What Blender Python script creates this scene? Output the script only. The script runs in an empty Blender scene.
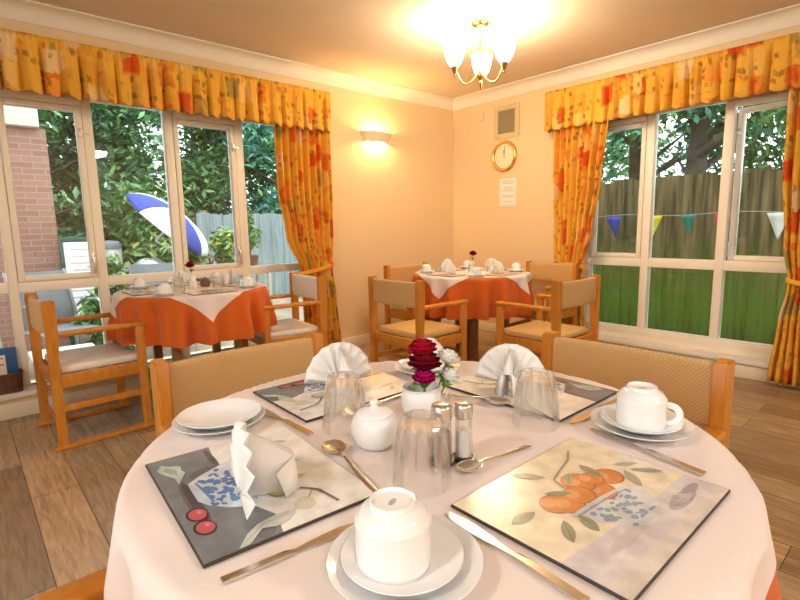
import bpy, bmesh, math, random
from mathutils import Vector, Matrix, Euler, noise
random.seed(7)
PI = math.pi
COL = bpy.context.scene.collection
R = math.radians

# ------------------------------------------------------------------ materials
def new_mat(name):
    m = bpy.data.materials.new(name); m.use_nodes = True
    return m, m.node_tree.nodes, m.node_tree.links, m.node_tree.nodes['Principled BSDF']

def mat(name, col, rough=.5, metal=0., spec=.5, bump=0., bscale=60., var=0., vscale=8., trans=0., sheen=0.):
    m, n, l, p = new_mat(name)
    p.inputs['Base Color'].default_value = (*col, 1)
    p.inputs['Roughness'].default_value = rough
    p.inputs['Metallic'].default_value = metal
    p.inputs['Specular IOR Level'].default_value = spec
    if sheen: p.inputs['Sheen Weight'].default_value = sheen
    tc = n.new('ShaderNodeTexCoord')
    if var:
        t = n.new('ShaderNodeTexNoise'); t.inputs['Scale'].default_value = vscale; t.inputs['Detail'].default_value = 5
        l.new(tc.outputs['Object'], t.inputs['Vector'])
        r = n.new('ShaderNodeValToRGB')
        r.color_ramp.elements[0].position = .3; r.color_ramp.elements[1].position = .7
        r.color_ramp.elements[0].color = (*[c*(1-var) for c in col], 1)
        r.color_ramp.elements[1].color = (*[min(1, c*(1+var*.6)) for c in col], 1)
        l.new(t.outputs['Fac'], r.inputs['Fac']); l.new(r.outputs['Color'], p.inputs['Base Color'])
    if bump:
        t = n.new('ShaderNodeTexNoise'); t.inputs['Scale'].default_value = bscale; t.inputs['Detail'].default_value = 4
        l.new(tc.outputs['Object'], t.inputs['Vector'])
        b = n.new('ShaderNodeBump'); b.inputs['Strength'].default_value = bump; b.inputs['Distance'].default_value = .01
        l.new(t.outputs['Fac'], b.inputs['Height']); l.new(b.outputs['Normal'], p.inputs['Normal'])
    return m

def wood(name, c1, c2, scale=(1, 1, 1), rough=.35):
    m, n, l, p = new_mat(name)
    tc = n.new('ShaderNodeTexCoord'); mp = n.new('ShaderNodeMapping')
    mp.inputs['Scale'].default_value = scale
    t = n.new('ShaderNodeTexNoise'); t.inputs['Scale'].default_value = 14; t.inputs['Detail'].default_value = 6
    t.inputs['Distortion'].default_value = .6
    r = n.new('ShaderNodeValToRGB')
    r.color_ramp.elements[0].position = .3; r.color_ramp.elements[0].color = (*c1, 1)
    r.color_ramp.elements[1].position = .7; r.color_ramp.elements[1].color = (*c2, 1)
    l.new(tc.outputs['Object'], mp.inputs['Vector']); l.new(mp.outputs['Vector'], t.inputs['Vector'])
    l.new(t.outputs['Fac'], r.inputs['Fac']); l.new(r.outputs['Color'], p.inputs['Base Color'])
    p.inputs['Roughness'].default_value = rough
    return m

def printed(name, rough=.25, noise_amt=.25, nscale=30.):
    """colour comes from the mesh's own colour attribute (a print, leaves, flags)"""
    m, n, l, p = new_mat(name)
    a = n.new('ShaderNodeVertexColor'); a.layer_name = 'Col'
    tc = n.new('ShaderNodeTexCoord')
    t = n.new('ShaderNodeTexNoise'); t.inputs['Scale'].default_value = nscale; t.inputs['Detail'].default_value = 5
    l.new(tc.outputs['Object'], t.inputs['Vector'])
    mr = n.new('ShaderNodeMapRange'); mr.inputs['From Min'].default_value = .3; mr.inputs['From Max'].default_value = .7
    mr.inputs['To Min'].default_value = 1-noise_amt; mr.inputs['To Max'].default_value = 1+noise_amt*.6
    l.new(t.outputs['Fac'], mr.inputs['Value'])
    mx = n.new('ShaderNodeMix'); mx.data_type = 'RGBA'; mx.blend_type = 'MULTIPLY'; mx.inputs['Factor'].default_value = 1
    l.new(a.outputs['Color'], mx.inputs['A']); l.new(mr.outputs['Result'], mx.inputs['B'])
    l.new(mx.outputs['Result'], p.inputs['Base Color'])
    p.inputs['Roughness'].default_value = rough
    return m

def emit(name, col, s):
    m = bpy.data.materials.new(name); m.use_nodes = True
    n = m.node_tree.nodes; n.clear()
    e = n.new('ShaderNodeEmission'); e.inputs['Color'].default_value = (*col, 1); e.inputs['Strength'].default_value = s
    o = n.new('ShaderNodeOutputMaterial'); m.node_tree.links.new(e.outputs[0], o.inputs['Surface'])
    return m

def pane_mat(name, tint, refl=1.0):
    m = bpy.data.materials.new(name); m.use_nodes = True
    n = m.node_tree.nodes; l = m.node_tree.links; n.clear()
    t = n.new('ShaderNodeBsdfTransparent'); t.inputs['Color'].default_value = (*tint, 1)
    g = n.new('ShaderNodeBsdfGlossy'); g.inputs['Roughness'].default_value = .015
    f = n.new('ShaderNodeFresnel'); f.inputs['IOR'].default_value = 1.5
    mu = n.new('ShaderNodeMath'); mu.operation = 'MULTIPLY'; mu.inputs[1].default_value = refl
    mx = n.new('ShaderNodeMixShader'); o = n.new('ShaderNodeOutputMaterial')
    l.new(f.outputs[0], mu.inputs[0]); l.new(mu.outputs[0], mx.inputs['Fac'])
    l.new(t.outputs[0], mx.inputs[1]); l.new(g.outputs[0], mx.inputs[2]); l.new(mx.outputs[0], o.inputs['Surface'])
    return m

def tumbler_mat():
    m = bpy.data.materials.new('tumbler_glass'); m.use_nodes = True
    n = m.node_tree.nodes; l = m.node_tree.links; n.clear()
    t = n.new('ShaderNodeBsdfTransparent'); t.inputs['Color'].default_value = (.98, .98, .97, 1)
    g = n.new('ShaderNodeBsdfGlass'); g.inputs['Roughness'].default_value = 0.0; g.inputs['IOR'].default_value = 1.35
    mx = n.new('ShaderNodeMixShader'); mx.inputs['Fac'].default_value = .42; o = n.new('ShaderNodeOutputMaterial')
    l.new(t.outputs[0], mx.inputs[1]); l.new(g.outputs[0], mx.inputs[2]); l.new(mx.outputs[0], o.inputs['Surface'])
    return m

def floor_mat():
    m, n, l, p = new_mat('oak_plank_floor')
    tc = n.new('ShaderNodeTexCoord'); mp = n.new('ShaderNodeMapping')
    mp.inputs['Rotation'].default_value = (0, 0, PI/2); mp.inputs['Location'].default_value = (.3, .056, 0)
    l.new(tc.outputs['Object'], mp.inputs['Vector'])
    br = n.new('ShaderNodeTexBrick')
    br.inputs['Color1'].default_value = (.0, .0, .0, 1); br.inputs['Color2'].default_value = (1, 1, 1, 1)
    br.inputs['Mortar'].default_value = (.5, .5, .5, 1)
    br.inputs['Scale'].default_value = 1; br.inputs['Brick Width'].default_value = 1.15; br.inputs['Row Height'].default_value = .18
    br.inputs['Mortar Size'].default_value = .002; br.inputs['Mortar Smooth'].default_value = .3; br.offset = .37
    l.new(mp.outputs['Vector'], br.inputs['Vector'])
    r = n.new('ShaderNodeValToRGB'); e = r.color_ramp.elements
    e[0].color = (.27, .165, .075, 1); e[1].color = (.52, .35, .19, 1)
    x = e.new(.35); x.color = (.38, .27, .16, 1); x = e.new(.7); x.color = (.43, .275, .135, 1)
    l.new(br.outputs['Color'], r.inputs['Fac'])
    mp2 = n.new('ShaderNodeMapping'); mp2.inputs['Scale'].default_value = (9, .9, 1)
    l.new(tc.outputs['Object'], mp2.inputs['Vector'])
    t = n.new('ShaderNodeTexNoise'); t.inputs['Scale'].default_value = 5; t.inputs['Detail'].default_value = 8; t.inputs['Distortion'].default_value = 1.2
    l.new(mp2.outputs['Vector'], t.inputs['Vector'])
    mr = n.new('ShaderNodeMapRange'); mr.inputs['From Min'].default_value = .3; mr.inputs['From Max'].default_value = .7
    mr.inputs['To Min'].default_value = .62; mr.inputs['To Max'].default_value = 1.25
    l.new(t.outputs['Fac'], mr.inputs['Value'])
    mx = n.new('ShaderNodeMix'); mx.data_type = 'RGBA'; mx.blend_type = 'MULTIPLY'; mx.inputs['Factor'].default_value = 1
    l.new(r.outputs['Color'], mx.inputs['A']); l.new(mr.outputs['Result'], mx.inputs['B'])
    mx2 = n.new('ShaderNodeMix'); mx2.data_type = 'RGBA'; mx2.inputs['B'].default_value = (.05, .035, .02, 1)
    l.new(br.outputs['Fac'], mx2.inputs['Factor']); l.new(mx.outputs['Result'], mx2.inputs['A'])
    l.new(mx2.outputs['Result'], p.inputs['Base Color'])
    p.inputs['Roughness'].default_value = .36
    b = n.new('ShaderNodeBump'); b.inputs['Strength'].default_value = .15; b.inputs['Distance'].default_value = .004
    l.new(t.outputs['Fac'], b.inputs['Height']); l.new(b.outputs['Normal'], p.inputs['Normal'])
    return m

def curtain_mat(name, base, red_amt=.5):
    """patchwork print in the cloth's own UV (metres along the flat cloth)"""
    m, n, l, p = new_mat(name)
    uv = n.new('ShaderNodeUVMap'); uv.uv_map = 'UVMap'
    wn = n.new('ShaderNodeTexNoise'); wn.inputs['Scale'].default_value = 14; wn.inputs['Detail'].default_value = 3
    l.new(uv.outputs['UV'], wn.inputs['Vector'])
    wsub = n.new('ShaderNodeVectorMath'); wsub.operation = 'SUBTRACT'; wsub.inputs[1].default_value = (.5, .5, .5); l.new(wn.outputs['Color'], wsub.inputs[0])
    wsc = n.new('ShaderNodeVectorMath'); wsc.operation = 'SCALE'; wsc.inputs['Scale'].default_value = .07; l.new(wsub.outputs['Vector'], wsc.inputs[0])
    warp = n.new('ShaderNodeVectorMath'); warp.operation = 'ADD'; l.new(uv.outputs['UV'], warp.inputs[0]); l.new(wsc.outputs['Vector'], warp.inputs[1])
    def vor(scale, loc, sx=1., sy=1.):
        mp = n.new('ShaderNodeMapping'); mp.inputs['Location'].default_value = (*loc, 0); mp.inputs['Scale'].default_value = (sx, sy, 1)
        l.new(warp.outputs['Vector'], mp.inputs['Vector'])
        v = n.new('ShaderNodeTexVoronoi'); v.distance = 'CHEBYCHEV'; v.inputs['Scale'].default_value = scale
        v.inputs['Randomness'].default_value = .7
        l.new(mp.outputs['Vector'], v.inputs['Vector'])
        s = n.new('ShaderNodeSeparateColor'); l.new(v.outputs['Color'], s.inputs['Color'])
        return v, s
    v1, s1 = vor(6.0, (0, 0))
    r = n.new('ShaderNodeValToRGB'); r.color_ramp.interpolation = 'CONSTANT'; e = r.color_ramp.elements
    e[0].position = 0; e[0].color = (*base, 1)
    pal = [(.22, (.74, .36, .04)), (.36, (.80, .33, .045)), (.48, (.66, .10, .012)), (.64, (.82, .50, .14)), (.72, (.40, .28, .06)), (.80, (.78, .56, .26)), (.88, (.70, .16, .02))]
    for pos, c in pal:
        x = e.new(pos); x.color = (*c, 1)
    e[len(e)-1].position = 1.0 if e[len(e)-1].position > .99 else e[len(e)-1].position
    l.new(s1.outputs['Red'], r.inputs['Fac'])
    # soft watercolour edge between patch and ground
    v2, s2 = vor(19, (3.1, 1.7))
    r2 = n.new('ShaderNodeValToRGB'); r2.color_ramp.interpolation = 'CONSTANT'; e2 = r2.color_ramp.elements
    e2[0].position = 0; e2[0].color = (0, 0, 0, 1); e2[1].position = .58; e2[1].color = (1, 1, 1, 1)
    l.new(s2.outputs['Green'], r2.inputs['Fac'])
    r3 = n.new('ShaderNodeValToRGB'); r3.color_ramp.interpolation = 'CONSTANT'; e3 = r3.color_ramp.elements
    e3[0].position = 0; e3[0].color = (.26, .10, .02, 1); e3[1].position = .35; e3[1].color = (.58, .11, .015, 1)
    x = e3.new(.7); x.color = (.25, .24, .06, 1)
    l.new(s2.outputs['Blue'], r3.inputs['Fac'])
    near = n.new('ShaderNodeMapRange'); near.inputs['From Min'].default_value = .42; near.inputs['From Max'].default_value = .22
    l.new(v2.outputs['Distance'], near.inputs['Value'])
    mu = n.new('ShaderNodeMath'); mu.operation = 'MULTIPLY'
    l.new(near.outputs['Result'], mu.inputs[0]); l.new(r2.outputs['Color'], mu.inputs[1])
    mu2 = n.new('ShaderNodeMath'); mu2.operation = 'MULTIPLY'; mu2.inputs[1].default_value = .7
    l.new(mu.outputs[0], mu2.inputs[0])
    mx0 = n.new('ShaderNodeMix'); mx0.data_type = 'RGBA'; mx0.inputs['A'].default_value = (*base, 1)
    edge = n.new('ShaderNodeMapRange'); edge.inputs['From Min'].default_value = .52; edge.inputs['From Max'].default_value = .36
    l.new(v1.outputs['Distance'], edge.inputs['Value']); 
    l.new(edge.outputs['Result'], mx0.inputs['Factor']); l.new(r.outputs['Color'], mx0.inputs['B'])
    mx = n.new('ShaderNodeMix'); mx.data_type = 'RGBA'
    l.new(mu2.outputs[0], mx.inputs['Factor']); l.new(mx0.outputs['Result'], mx.inputs['A']); l.new(r3.outputs['Color'], mx.inputs['B'])
    l.new(mx.outputs['Result'], p.inputs['Base Color'])
    p.inputs['Roughness'].default_value = .85
    p.inputs['Specular IOR Level'].default_value = .15
    return m

def weave_mat(name, c1, c2, scale=250.):
    m, n, l, p = new_mat(name)
    tc = n.new('ShaderNodeTexCoord'); mp = n.new('ShaderNodeMapping'); mp.inputs['Rotation'].default_value = (R(45), 0, 0)
    l.new(tc.outputs['Object'], mp.inputs['Vector'])
    w1 = n.new('ShaderNodeTexWave'); w1.bands_direction = 'Y'; w1.inputs['Scale'].default_value = scale/6.28; w1.inputs['Distortion'].default_value = 0
    w2 = n.new('ShaderNodeTexWave'); w2.bands_direction = 'Z'; w2.inputs['Scale'].default_value = scale/6.28
    l.new(mp.outputs['Vector'], w1.inputs['Vector']); l.new(mp.outputs['Vector'], w2.inputs['Vector'])
    mu = n.new('ShaderNodeMath'); mu.operation = 'MULTIPLY'; l.new(w1.outputs['Fac'], mu.inputs[0]); l.new(w2.outputs['Fac'], mu.inputs[1])
    mx = n.new('ShaderNodeMix'); mx.data_type = 'RGBA'; mx.inputs['A'].default_value = (*c2, 1); mx.inputs['B'].default_value = (*c1, 1)
    l.new(mu.outputs[0], mx.inputs['Factor']); l.new(mx.outputs['Result'], p.inputs['Base Color'])
    b = n.new('ShaderNodeBump'); b.inputs['Strength'].default_value = .4; b.inputs['Distance'].default_value = .003
    l.new(mu.outputs[0], b.inputs['Height']); l.new(b.outputs['Normal'], p.inputs['Normal'])
    p.inputs['Roughness'].default_value = .7
    return m

def brick_mat():
    m, n, l, p = new_mat('red_brick')
    tc = n.new('ShaderNodeTexCoord'); mp = n.new('ShaderNodeMapping'); mp.inputs['Rotation'].default_value = (R(90), 0, 0)
    l.new(tc.outputs['Object'], mp.inputs['Vector'])
    br = n.new('ShaderNodeTexBrick'); br.inputs['Scale'].default_value = 1; br.inputs['Brick Width'].default_value = .20
    br.inputs['Row Height'].default_value = .062; br.inputs['Mortar Size'].default_value = .006
    br.inputs['Color1'].default_value = (.29, .14, .105, 1); br.inputs['Color2'].default_value = (.36, .19, .145, 1)
    br.inputs['Mortar'].default_value = (.34, .26, .21, 1)
    l.new(mp.outputs['Vector'], br.inputs['Vector']); l.new(br.outputs['Color'], p.inputs['Base Color'])
    p.inputs['Roughness'].default_value = .9
    return m

def fence_mat(name, c1, c2, low_tint, amt):
    m, n, l, p = new_mat(name)
    tc = n.new('ShaderNodeTexCoord'); mp = n.new('ShaderNodeMapping'); mp.inputs['Scale'].default_value = (9, 9, .7)
    l.new(tc.outputs['Object'], mp.inputs['Vector'])
    t = n.new('ShaderNodeTexNoise'); t.inputs['Scale'].default_value = 2.2; t.inputs['Detail'].default_value = 6
    l.new(mp.outputs['Vector'], t.inputs['Vector'])
    r = n.new('ShaderNodeValToRGB'); r.color_ramp.elements[0].position = .35; r.color_ramp.elements[1].position = .68
    r.color_ramp.elements[0].color = (*c1, 1); r.color_ramp.elements[1].color = (*c2, 1)
    l.new(t.outputs['Fac'], r.inputs['Fac'])
    # green tint on the lower part of the boards, weaker at the foot
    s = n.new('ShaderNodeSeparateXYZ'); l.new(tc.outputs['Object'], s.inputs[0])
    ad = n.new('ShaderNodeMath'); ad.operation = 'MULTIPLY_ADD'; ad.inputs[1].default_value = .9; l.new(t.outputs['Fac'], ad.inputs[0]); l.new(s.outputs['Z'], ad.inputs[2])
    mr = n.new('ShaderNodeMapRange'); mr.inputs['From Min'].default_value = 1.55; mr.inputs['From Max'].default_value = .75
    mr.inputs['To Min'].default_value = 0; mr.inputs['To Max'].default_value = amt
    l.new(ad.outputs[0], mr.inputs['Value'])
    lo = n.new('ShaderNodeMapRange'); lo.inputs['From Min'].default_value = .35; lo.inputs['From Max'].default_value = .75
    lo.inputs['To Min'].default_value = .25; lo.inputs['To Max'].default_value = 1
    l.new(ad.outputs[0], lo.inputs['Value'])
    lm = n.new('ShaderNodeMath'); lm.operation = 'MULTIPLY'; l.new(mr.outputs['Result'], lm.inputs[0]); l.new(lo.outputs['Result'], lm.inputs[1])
    mx = n.new('ShaderNodeMix'); mx.data_type = 'RGBA'; mx.inputs['B'].default_value = (*low_tint, 1)
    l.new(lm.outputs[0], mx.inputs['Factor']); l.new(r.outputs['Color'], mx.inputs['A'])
    l.new(mx.outputs['Result'], p.inputs['Base Color']); p.inputs['Roughness'].default_value = .9
    return m

M = {}
M['wall'] = mat('cream_wall_paint', (.78, .59, .35), .75, bump=.05, bscale=220)
M['ceiling'] = mat('ceiling_paint', (.74, .62, .47), .8, bump=.05, bscale=160)
M['coving'] = mat('white_coving_paint', (.82, .75, .62), .6)
M['trim'] = mat('cream_gloss_trim', (.83, .74, .58), .35)
M['frame'] = mat('cream_window_frame', (.94, .87, .73), .4)
M['sill'] = mat('white_sill', (.80, .76, .68), .35)
M['rubber'] = mat('dark_seal', (.05, .045, .04), .6)
M['metal'] = mat('steel', (.72, .70, .66), .28, 1)
M['cutlery'] = mat('polished_cutlery', (.74, .70, .63), .2, 1)
M['brass'] = mat('polished_brass', (.78, .52, .17), .22, 1)
M['bronze'] = mat('aged_brass', (.36, .24, .09), .4, .9)
M['chair'] = wood('honey_beech', (.50, .175, .014), (.63, .255, .033), (3, 3, .6))
M['darkwood'] = wood('brown_table_wood', (.22, .085, .03), (.33, .14, .05), (3, 3, .6))
M['weave'] = weave_mat('tan_weave', (.72, .48, .21), (.55, .33, .12))
M['vinyl'] = mat('tan_vinyl', (.66, .42, .16), .4, bump=.05, bscale=120)
M['daylitvinyl'] = mat('daylit_tan_vinyl', (.80, .75, .66), .4, bump=.05, bscale=120)  # the tan vinyl again, with window daylight painted into its colour
M['orange'] = mat('orange_cloth', (.62, .125, .016), .85, spec=.1, bump=.12, bscale=350, sheen=.2)
M['pink'] = mat('pale_pink_cloth', (.82, .72, .67), .85, spec=.1, bump=.10, bscale=350)
M['napkin'] = mat('white_paper_napkin', (.86, .83, .79), .9, spec=.1, bump=.05, bscale=300)
M['china'] = mat('white_china', (.86, .86, .85), .12)
M['stamp'] = mat('grey_backstamp', (.35, .4, .42), .4)
M['glass'] = tumbler_mat()
M['pane_near'] = pane_mat('window_glass', (.93, .95, .94))
M['floor'] = floor_mat()
M['curtain'] = curtain_mat('patchwork_curtain', (.80, .43, .055))
M['print'] = printed('mat_print', .22, .22, 28)
M['board'] = mat('mat_edge_board', (.045, .03, .025), .5)
M['leaf'] = printed('leaves', .6, .2, 3)
M['bark'] = mat('bark', (.12, .095, .075), .95, bump=.6, bscale=18, var=.4, vscale=6)
M['brick'] = brick_mat()
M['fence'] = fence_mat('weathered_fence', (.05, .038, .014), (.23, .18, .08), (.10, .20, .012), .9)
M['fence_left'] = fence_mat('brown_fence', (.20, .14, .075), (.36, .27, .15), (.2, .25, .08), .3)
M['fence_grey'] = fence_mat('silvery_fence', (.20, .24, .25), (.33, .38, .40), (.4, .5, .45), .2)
M['paving'] = mat('patio_paving', (.38, .28, .20), .9, bump=.2, bscale=30, var=.35, vscale=5)
M['grass'] = mat('mown_grass', (.10, .18, .03), .95, bump=.5, bscale=60, var=.5, vscale=20)
M['white'] = mat('white_plastic', (.82, .83, .82), .4)
M['fascia'] = mat('cream_fascia', (.62, .56, .50), .5)
M['black'] = mat('black_plastic', (.015, .014, .013), .3)
M['darkgreen'] = mat('dark_green_paint', (.012, .07, .05), .5)
M['blue'] = mat('blue_canvas', (.03, .06, .34), .8)
M['canvas'] = mat('white_canvas', (.80, .82, .80), .8)
M['folder'] = mat('blue_card', (.03, .13, .33), .5)
M['paper'] = mat('white_paper', (.84, .80, .74), .8)
M['ink'] = mat('grey_ink', (.30, .26, .24), .8)
M['faint'] = mat('faint_grey_ink', (.55, .51, .48), .8)
M['inkred'] = mat('red_ink', (.55, .12, .07), .8)
M['wicker'] = mat('dark_wicker', (.13, .055, .022), .6, var=.4, vscale=40)
M['terracotta'] = mat('brown_glazed_pot', (.17, .08, .055), .3)
M['soil'] = mat('soil', (.05, .035, .02), .95)
M['alu'] = mat('grey_tube', (.55, .57, .58), .35, .8)
M['mesh_sling'] = mat('grey_sling', (.22, .24, .26), .8)
M['tabletop_g'] = mat('garden_tabletop', (.36, .42, .45), .25)
M['vent'] = mat('beige_vent', (.62, .50, .30), .5)
M['ventdark'] = mat('vent_louvre', (.33, .26, .14), .6)
M['clockface'] = mat('ivory_clock_face', (.86, .76, .55), .35)
M['ceramic'] = mat('white_plaster_lamp', (.78, .66, .48), .6)
M['shade'] = emit('lit_opal_shade', (1.0, .80, .54), 78)
M['bulb'] = emit('lit_wall_bulb', (1.0, .66, .28), 1100)
M['redrose'] = mat('red_petals', (.36, .003, .018), .7, spec=.1)
M['darkrose'] = mat('dark_red_petals', (.15, .002, .010), .7, spec=.1)
M['pinkrose'] = mat('magenta_petals', (.42, .004, .11), .7, spec=.1)
M['whitepetal'] = mat('white_petals', (.83, .82, .76), .7)
M['stem'] = mat('green_stem', (.12, .26, .04), .6)
M['pepper'] = mat('ground_pepper', (.25, .21, .16), .8, var=.4, vscale=200)
M['salt'] = mat('table_salt', (.84, .83, .80), .8)
M['rope'] = mat('grey_string', (.35, .33, .3), .8)

# ------------------------------------------------------------------ mesh builder
class MB:
    def __init__(s): s.bm = bmesh.new(); s.col = None; s.uv = None
    def _new(s, geom, mtx):
        if mtx is not None: bmesh.ops.transform(s.bm, matrix=mtx, verts=geom)
    def box(s, x0, x1, y0, y1, z0, z1, bev=0., seg=2, mi=0, mtx=None):
        r = bmesh.ops.create_cube(s.bm, size=1)
        vs = r['verts']
        bmesh.ops.scale(s.bm, vec=(x1-x0, y1-y0, z1-z0), verts=vs)
        bmesh.ops.translate(s.bm, vec=((x0+x1)/2, (y0+y1)/2, (z0+z1)/2), verts=vs)
        if mtx is not None: bmesh.ops.transform(s.bm, matrix=mtx, verts=vs)
        fs = set(f for v in vs for f in v.link_faces)
        for f in fs: f.material_index = mi
        if bev:
            es = list(set(e for v in vs for e in v.link_edges))
            b = min(bev, .49*min(abs(x1-x0), abs(y1-y0), abs(z1-z0)))
            bmesh.ops.bevel(s.bm, geom=es, offset=b, segments=seg, affect='EDGES', profile=.5)
        return s
    def lathe(s, prof, n=24, c=(0, 0, 0), mi=0, mtx=None, facet=None):
        rings = []
        T = mtx or Matrix()
        for k, (r, z) in enumerate(prof):
            if r < 1e-6: rings.append([s.bm.verts.new(T @ Vector((c[0], c[1], c[2]+z)))]); continue
            ring = []
            for i in range(n):
                a = 2*PI*i/n
                rr = r*(facet(i, k) if facet else 1)
                ring.append(s.bm.verts.new(T @ Vector((c[0]+rr*math.cos(a), c[1]+rr*math.sin(a), c[2]+z))))
            rings.append(ring)
        for a, b in zip(rings, rings[1:]):
            for i in range(n):
                j = (i+1) % n
                q = [a[i % len(a)], a[j % len(a)], b[j % len(b)], b[i % len(b)]]
                u = []
                for v in q:
                    if v not in u: u.append(v)
                if len(u) > 2:
                    f = s.bm.faces.new(u); f.material_index = mi
        return s
    def tube(s, pts, r, n=8, mi=0, flat=None, cap=True):
        pts = [Vector(p) for p in pts]
        rs = r if isinstance(r, (list, tuple)) else [r]*len(pts)
        rings = []; up0 = None
        for i, p in enumerate(pts):
            d = (pts[min(i+1, len(pts)-1)]-pts[max(i-1, 0)]).normalized()
            if up0 is None:
                up0 = Vector((0, 0, 1)) if abs(d.z) < .9 else Vector((1, 0, 0))
            x = d.cross(up0).normalized(); y = x.cross(d).normalized(); up0 = y
            ring = []
            for k in range(n):
                a = 2*PI*k/n
                ring.append(s.bm.verts.new(p + x*math.cos(a)*rs[i] + y*math.sin(a)*rs[i]*(flat or 1)))
            rings.append(ring)
        for a, b in zip(rings, rings[1:]):
            for k in range(n):
                f = s.bm.faces.new((a[k], a[(k+1) % n], b[(k+1) % n], b[k])); f.material_index = mi
        if cap:
            for rg in (rings[0], rings[-1]):
                f = s.bm.faces.new(rg); f.material_index = mi
        return s
    def prism(s, poly, z0, z1, mi=0, mtx=None):
        T = mtx or Matrix()
        a = [s.bm.verts.new(T @ Vector((x, y, z0))) for x, y in poly]
        b = [s.bm.verts.new(T @ Vector((x, y, z1))) for x, y in poly]
        n = len(poly)
        for f in [a[::-1], b]+[[a[i], a[(i+1) % n], b[(i+1) % n], b[i]] for i in range(n)]:
            g = s.bm.faces.new(f); g.material_index = mi
        return s
    def grid(s, fn, nu, nv, mi=0, uvf=None, closed=False):
        V = [[s.bm.verts.new(fn(i/nu, j/nv)) for j in range(nv+1)] for i in range(nu if closed else nu+1)]
        L = (s.bm.loops.layers.uv.get('UVMap') or s.bm.loops.layers.uv.new('UVMap')) if uvf else None
        m = len(V)
        for i in range(nu):
            for j in range(nv):
                f = s.bm.faces.new((V[i][j], V[(i+1) % m][j], V[(i+1) % m][j+1], V[i][j+1])); f.material_index = mi
                if L:
                    for lp, (a, b) in zip(f.loops, ((i, j), (i+1, j), (i+1, j+1), (i, j+1))): lp[L].uv = uvf(a/nu, b/nv)
        return s
    def poly(s, pts, color=None, mi=0):
        f = s.bm.faces.new([s.bm.verts.new(p) for p in pts]); f.material_index = mi
        if color is not None:
            L = s.bm.loops.layers.float_color.get('Col') or s.bm.loops.layers.float_color.new('Col')
            for lp in f.loops: lp[L] = (*color, 1)
        return s
    def build(s, name, m, parent=None, smooth=40, loc=None, normals=True):
        if normals: bmesh.ops.recalc_face_normals(s.bm, faces=s.bm.faces)
        me = bpy.data.meshes.new(name); s.bm.to_mesh(me); s.bm.free()
        for x in (m if isinstance(m, list) else [m]): me.materials.append(x)
        if smooth:
            me.polygons.foreach_set('use_smooth', [True]*len(me.polygons))
            me.set_sharp_from_angle(angle=R(smooth))
        o = bpy.data.objects.new(name, me); COL.objects.link(o)
        if parent: o.parent = parent
        if loc: o.location = loc
        return o

def tag(o, label, cat, group=None, kind=None):
    o['label'] = label; o['category'] = cat
    if group: o['group'] = group
    if kind: o['kind'] = kind
    return o
def thing(name, label, cat, loc=(0, 0, 0), rz=0, group=None):
    o = bpy.data.objects.new(name, None); COL.objects.link(o); o.empty_display_size = .05
    o.location = loc; o.rotation_euler = (0, 0, rz)
    return tag(o, label, cat, group)
def struct(o): o['kind'] = 'structure'; return o
KIDS = {}
def dup(root, loc, rz=0, label=None, group=None, scale=None):
    def cp(o, par):
        c = o.copy(); COL.objects.link(c)
        if par: c.parent = par
        for ch in o.children: cp(ch, c)
        return c
    c = cp(root, None); c.location = loc; c.rotation_euler = (0, 0, rz)
    if label: c['label'] = label
    if group: c['group'] = group
    if scale: c.scale = (scale,)*3
    return c
class Proto:
    """first use moves the original, later uses copy it"""
    def __init__(s, root): s.root = root; s.used = False
    def put(s, loc, rz, label, group=None, scale=None):
        if not s.used:
            s.used = True; o = s.root; o.location = loc; o.rotation_euler = (0, 0, rz); o['label'] = label
            if group: o['group'] = group
            if scale: o.scale = (scale,)*3
            return o
        return dup(s.root, loc, rz, label, group, scale)

# ------------------------------------------------------------------ room shell
YL, XR, ZC = 3.866, 4.247, 2.50           # inner faces of the two window walls, ceiling height
XW, YS = -2.9, -2.9                       # the walls behind the camera
TH = .28
YF, XF = YL+.12, XR+.10                   # window frame planes
kl, kr = YF/YL, XF/XR
def LX(x): return x*kl
def LZ(z): return 1.15+(z-1.15)*kl
def RY(y): return y*kr
def RZ(z): return 1.15+(z-1.15)*kr

b = MB(); b.box(XW-.3, XR+.05, YS-.3, YL+.05, -.08, 0); struct(b.build('floor', M['floor'], smooth=0))
b = MB(); b.box(XW-.3, XR+TH, YS-.3, YL+TH, ZC, ZC+.1); struct(b.build('ceiling', M['ceiling'], smooth=0))
LX0, LX1, LZ0, LZ1 = -1.0, 2.50, .155, 2.13
b = MB()
b.box(XW-.3, LX0, YL, YL+TH, -.05, ZC); b.box(LX1, XR+TH, YL, YL+TH, -.05, ZC)
b.box(LX0, LX1, YL, YL+TH, -.05, LZ0); b.box(LX0, LX1, YL, YL+TH, LZ1, ZC)
struct(b.build('wall_north', M['wall'], smooth=0))
RY0, RY1, RZ0, RZ1 = .40, 2.42, .13, 2.12
b = MB()
b.box(XR, XR+TH, YS-.3, RY0, -.05, ZC); b.box(XR, XR+TH, RY1, YL, -.05, ZC)
b.box(XR, XR+TH, RY0, RY1, -.05, RZ0); b.box(XR, XR+TH, RY0, RY1, RZ1, ZC)
struct(b.build('wall_east', M['wall'], smooth=0))
# west and south walls behind the camera; west opening added to let daylight in
b = MB()
b.box(XW-.2, XW, YS-.3, -2.0, 0, ZC); b.box(XW-.2, XW, 1.8, YL, 0, ZC); b.box(XW-.2, XW, -2.0, 1.8, 0, .8); b.box(XW-.2, XW, -2.0, 1.8, 2.15, ZC)
struct(b.build('wall_west', M['wall'], smooth=0))
b = MB()
b.box(XW, XR, YS-.2, YS, 0, ZC)
struct(b.build('wall_south', M['wall'], smooth=0))

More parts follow.
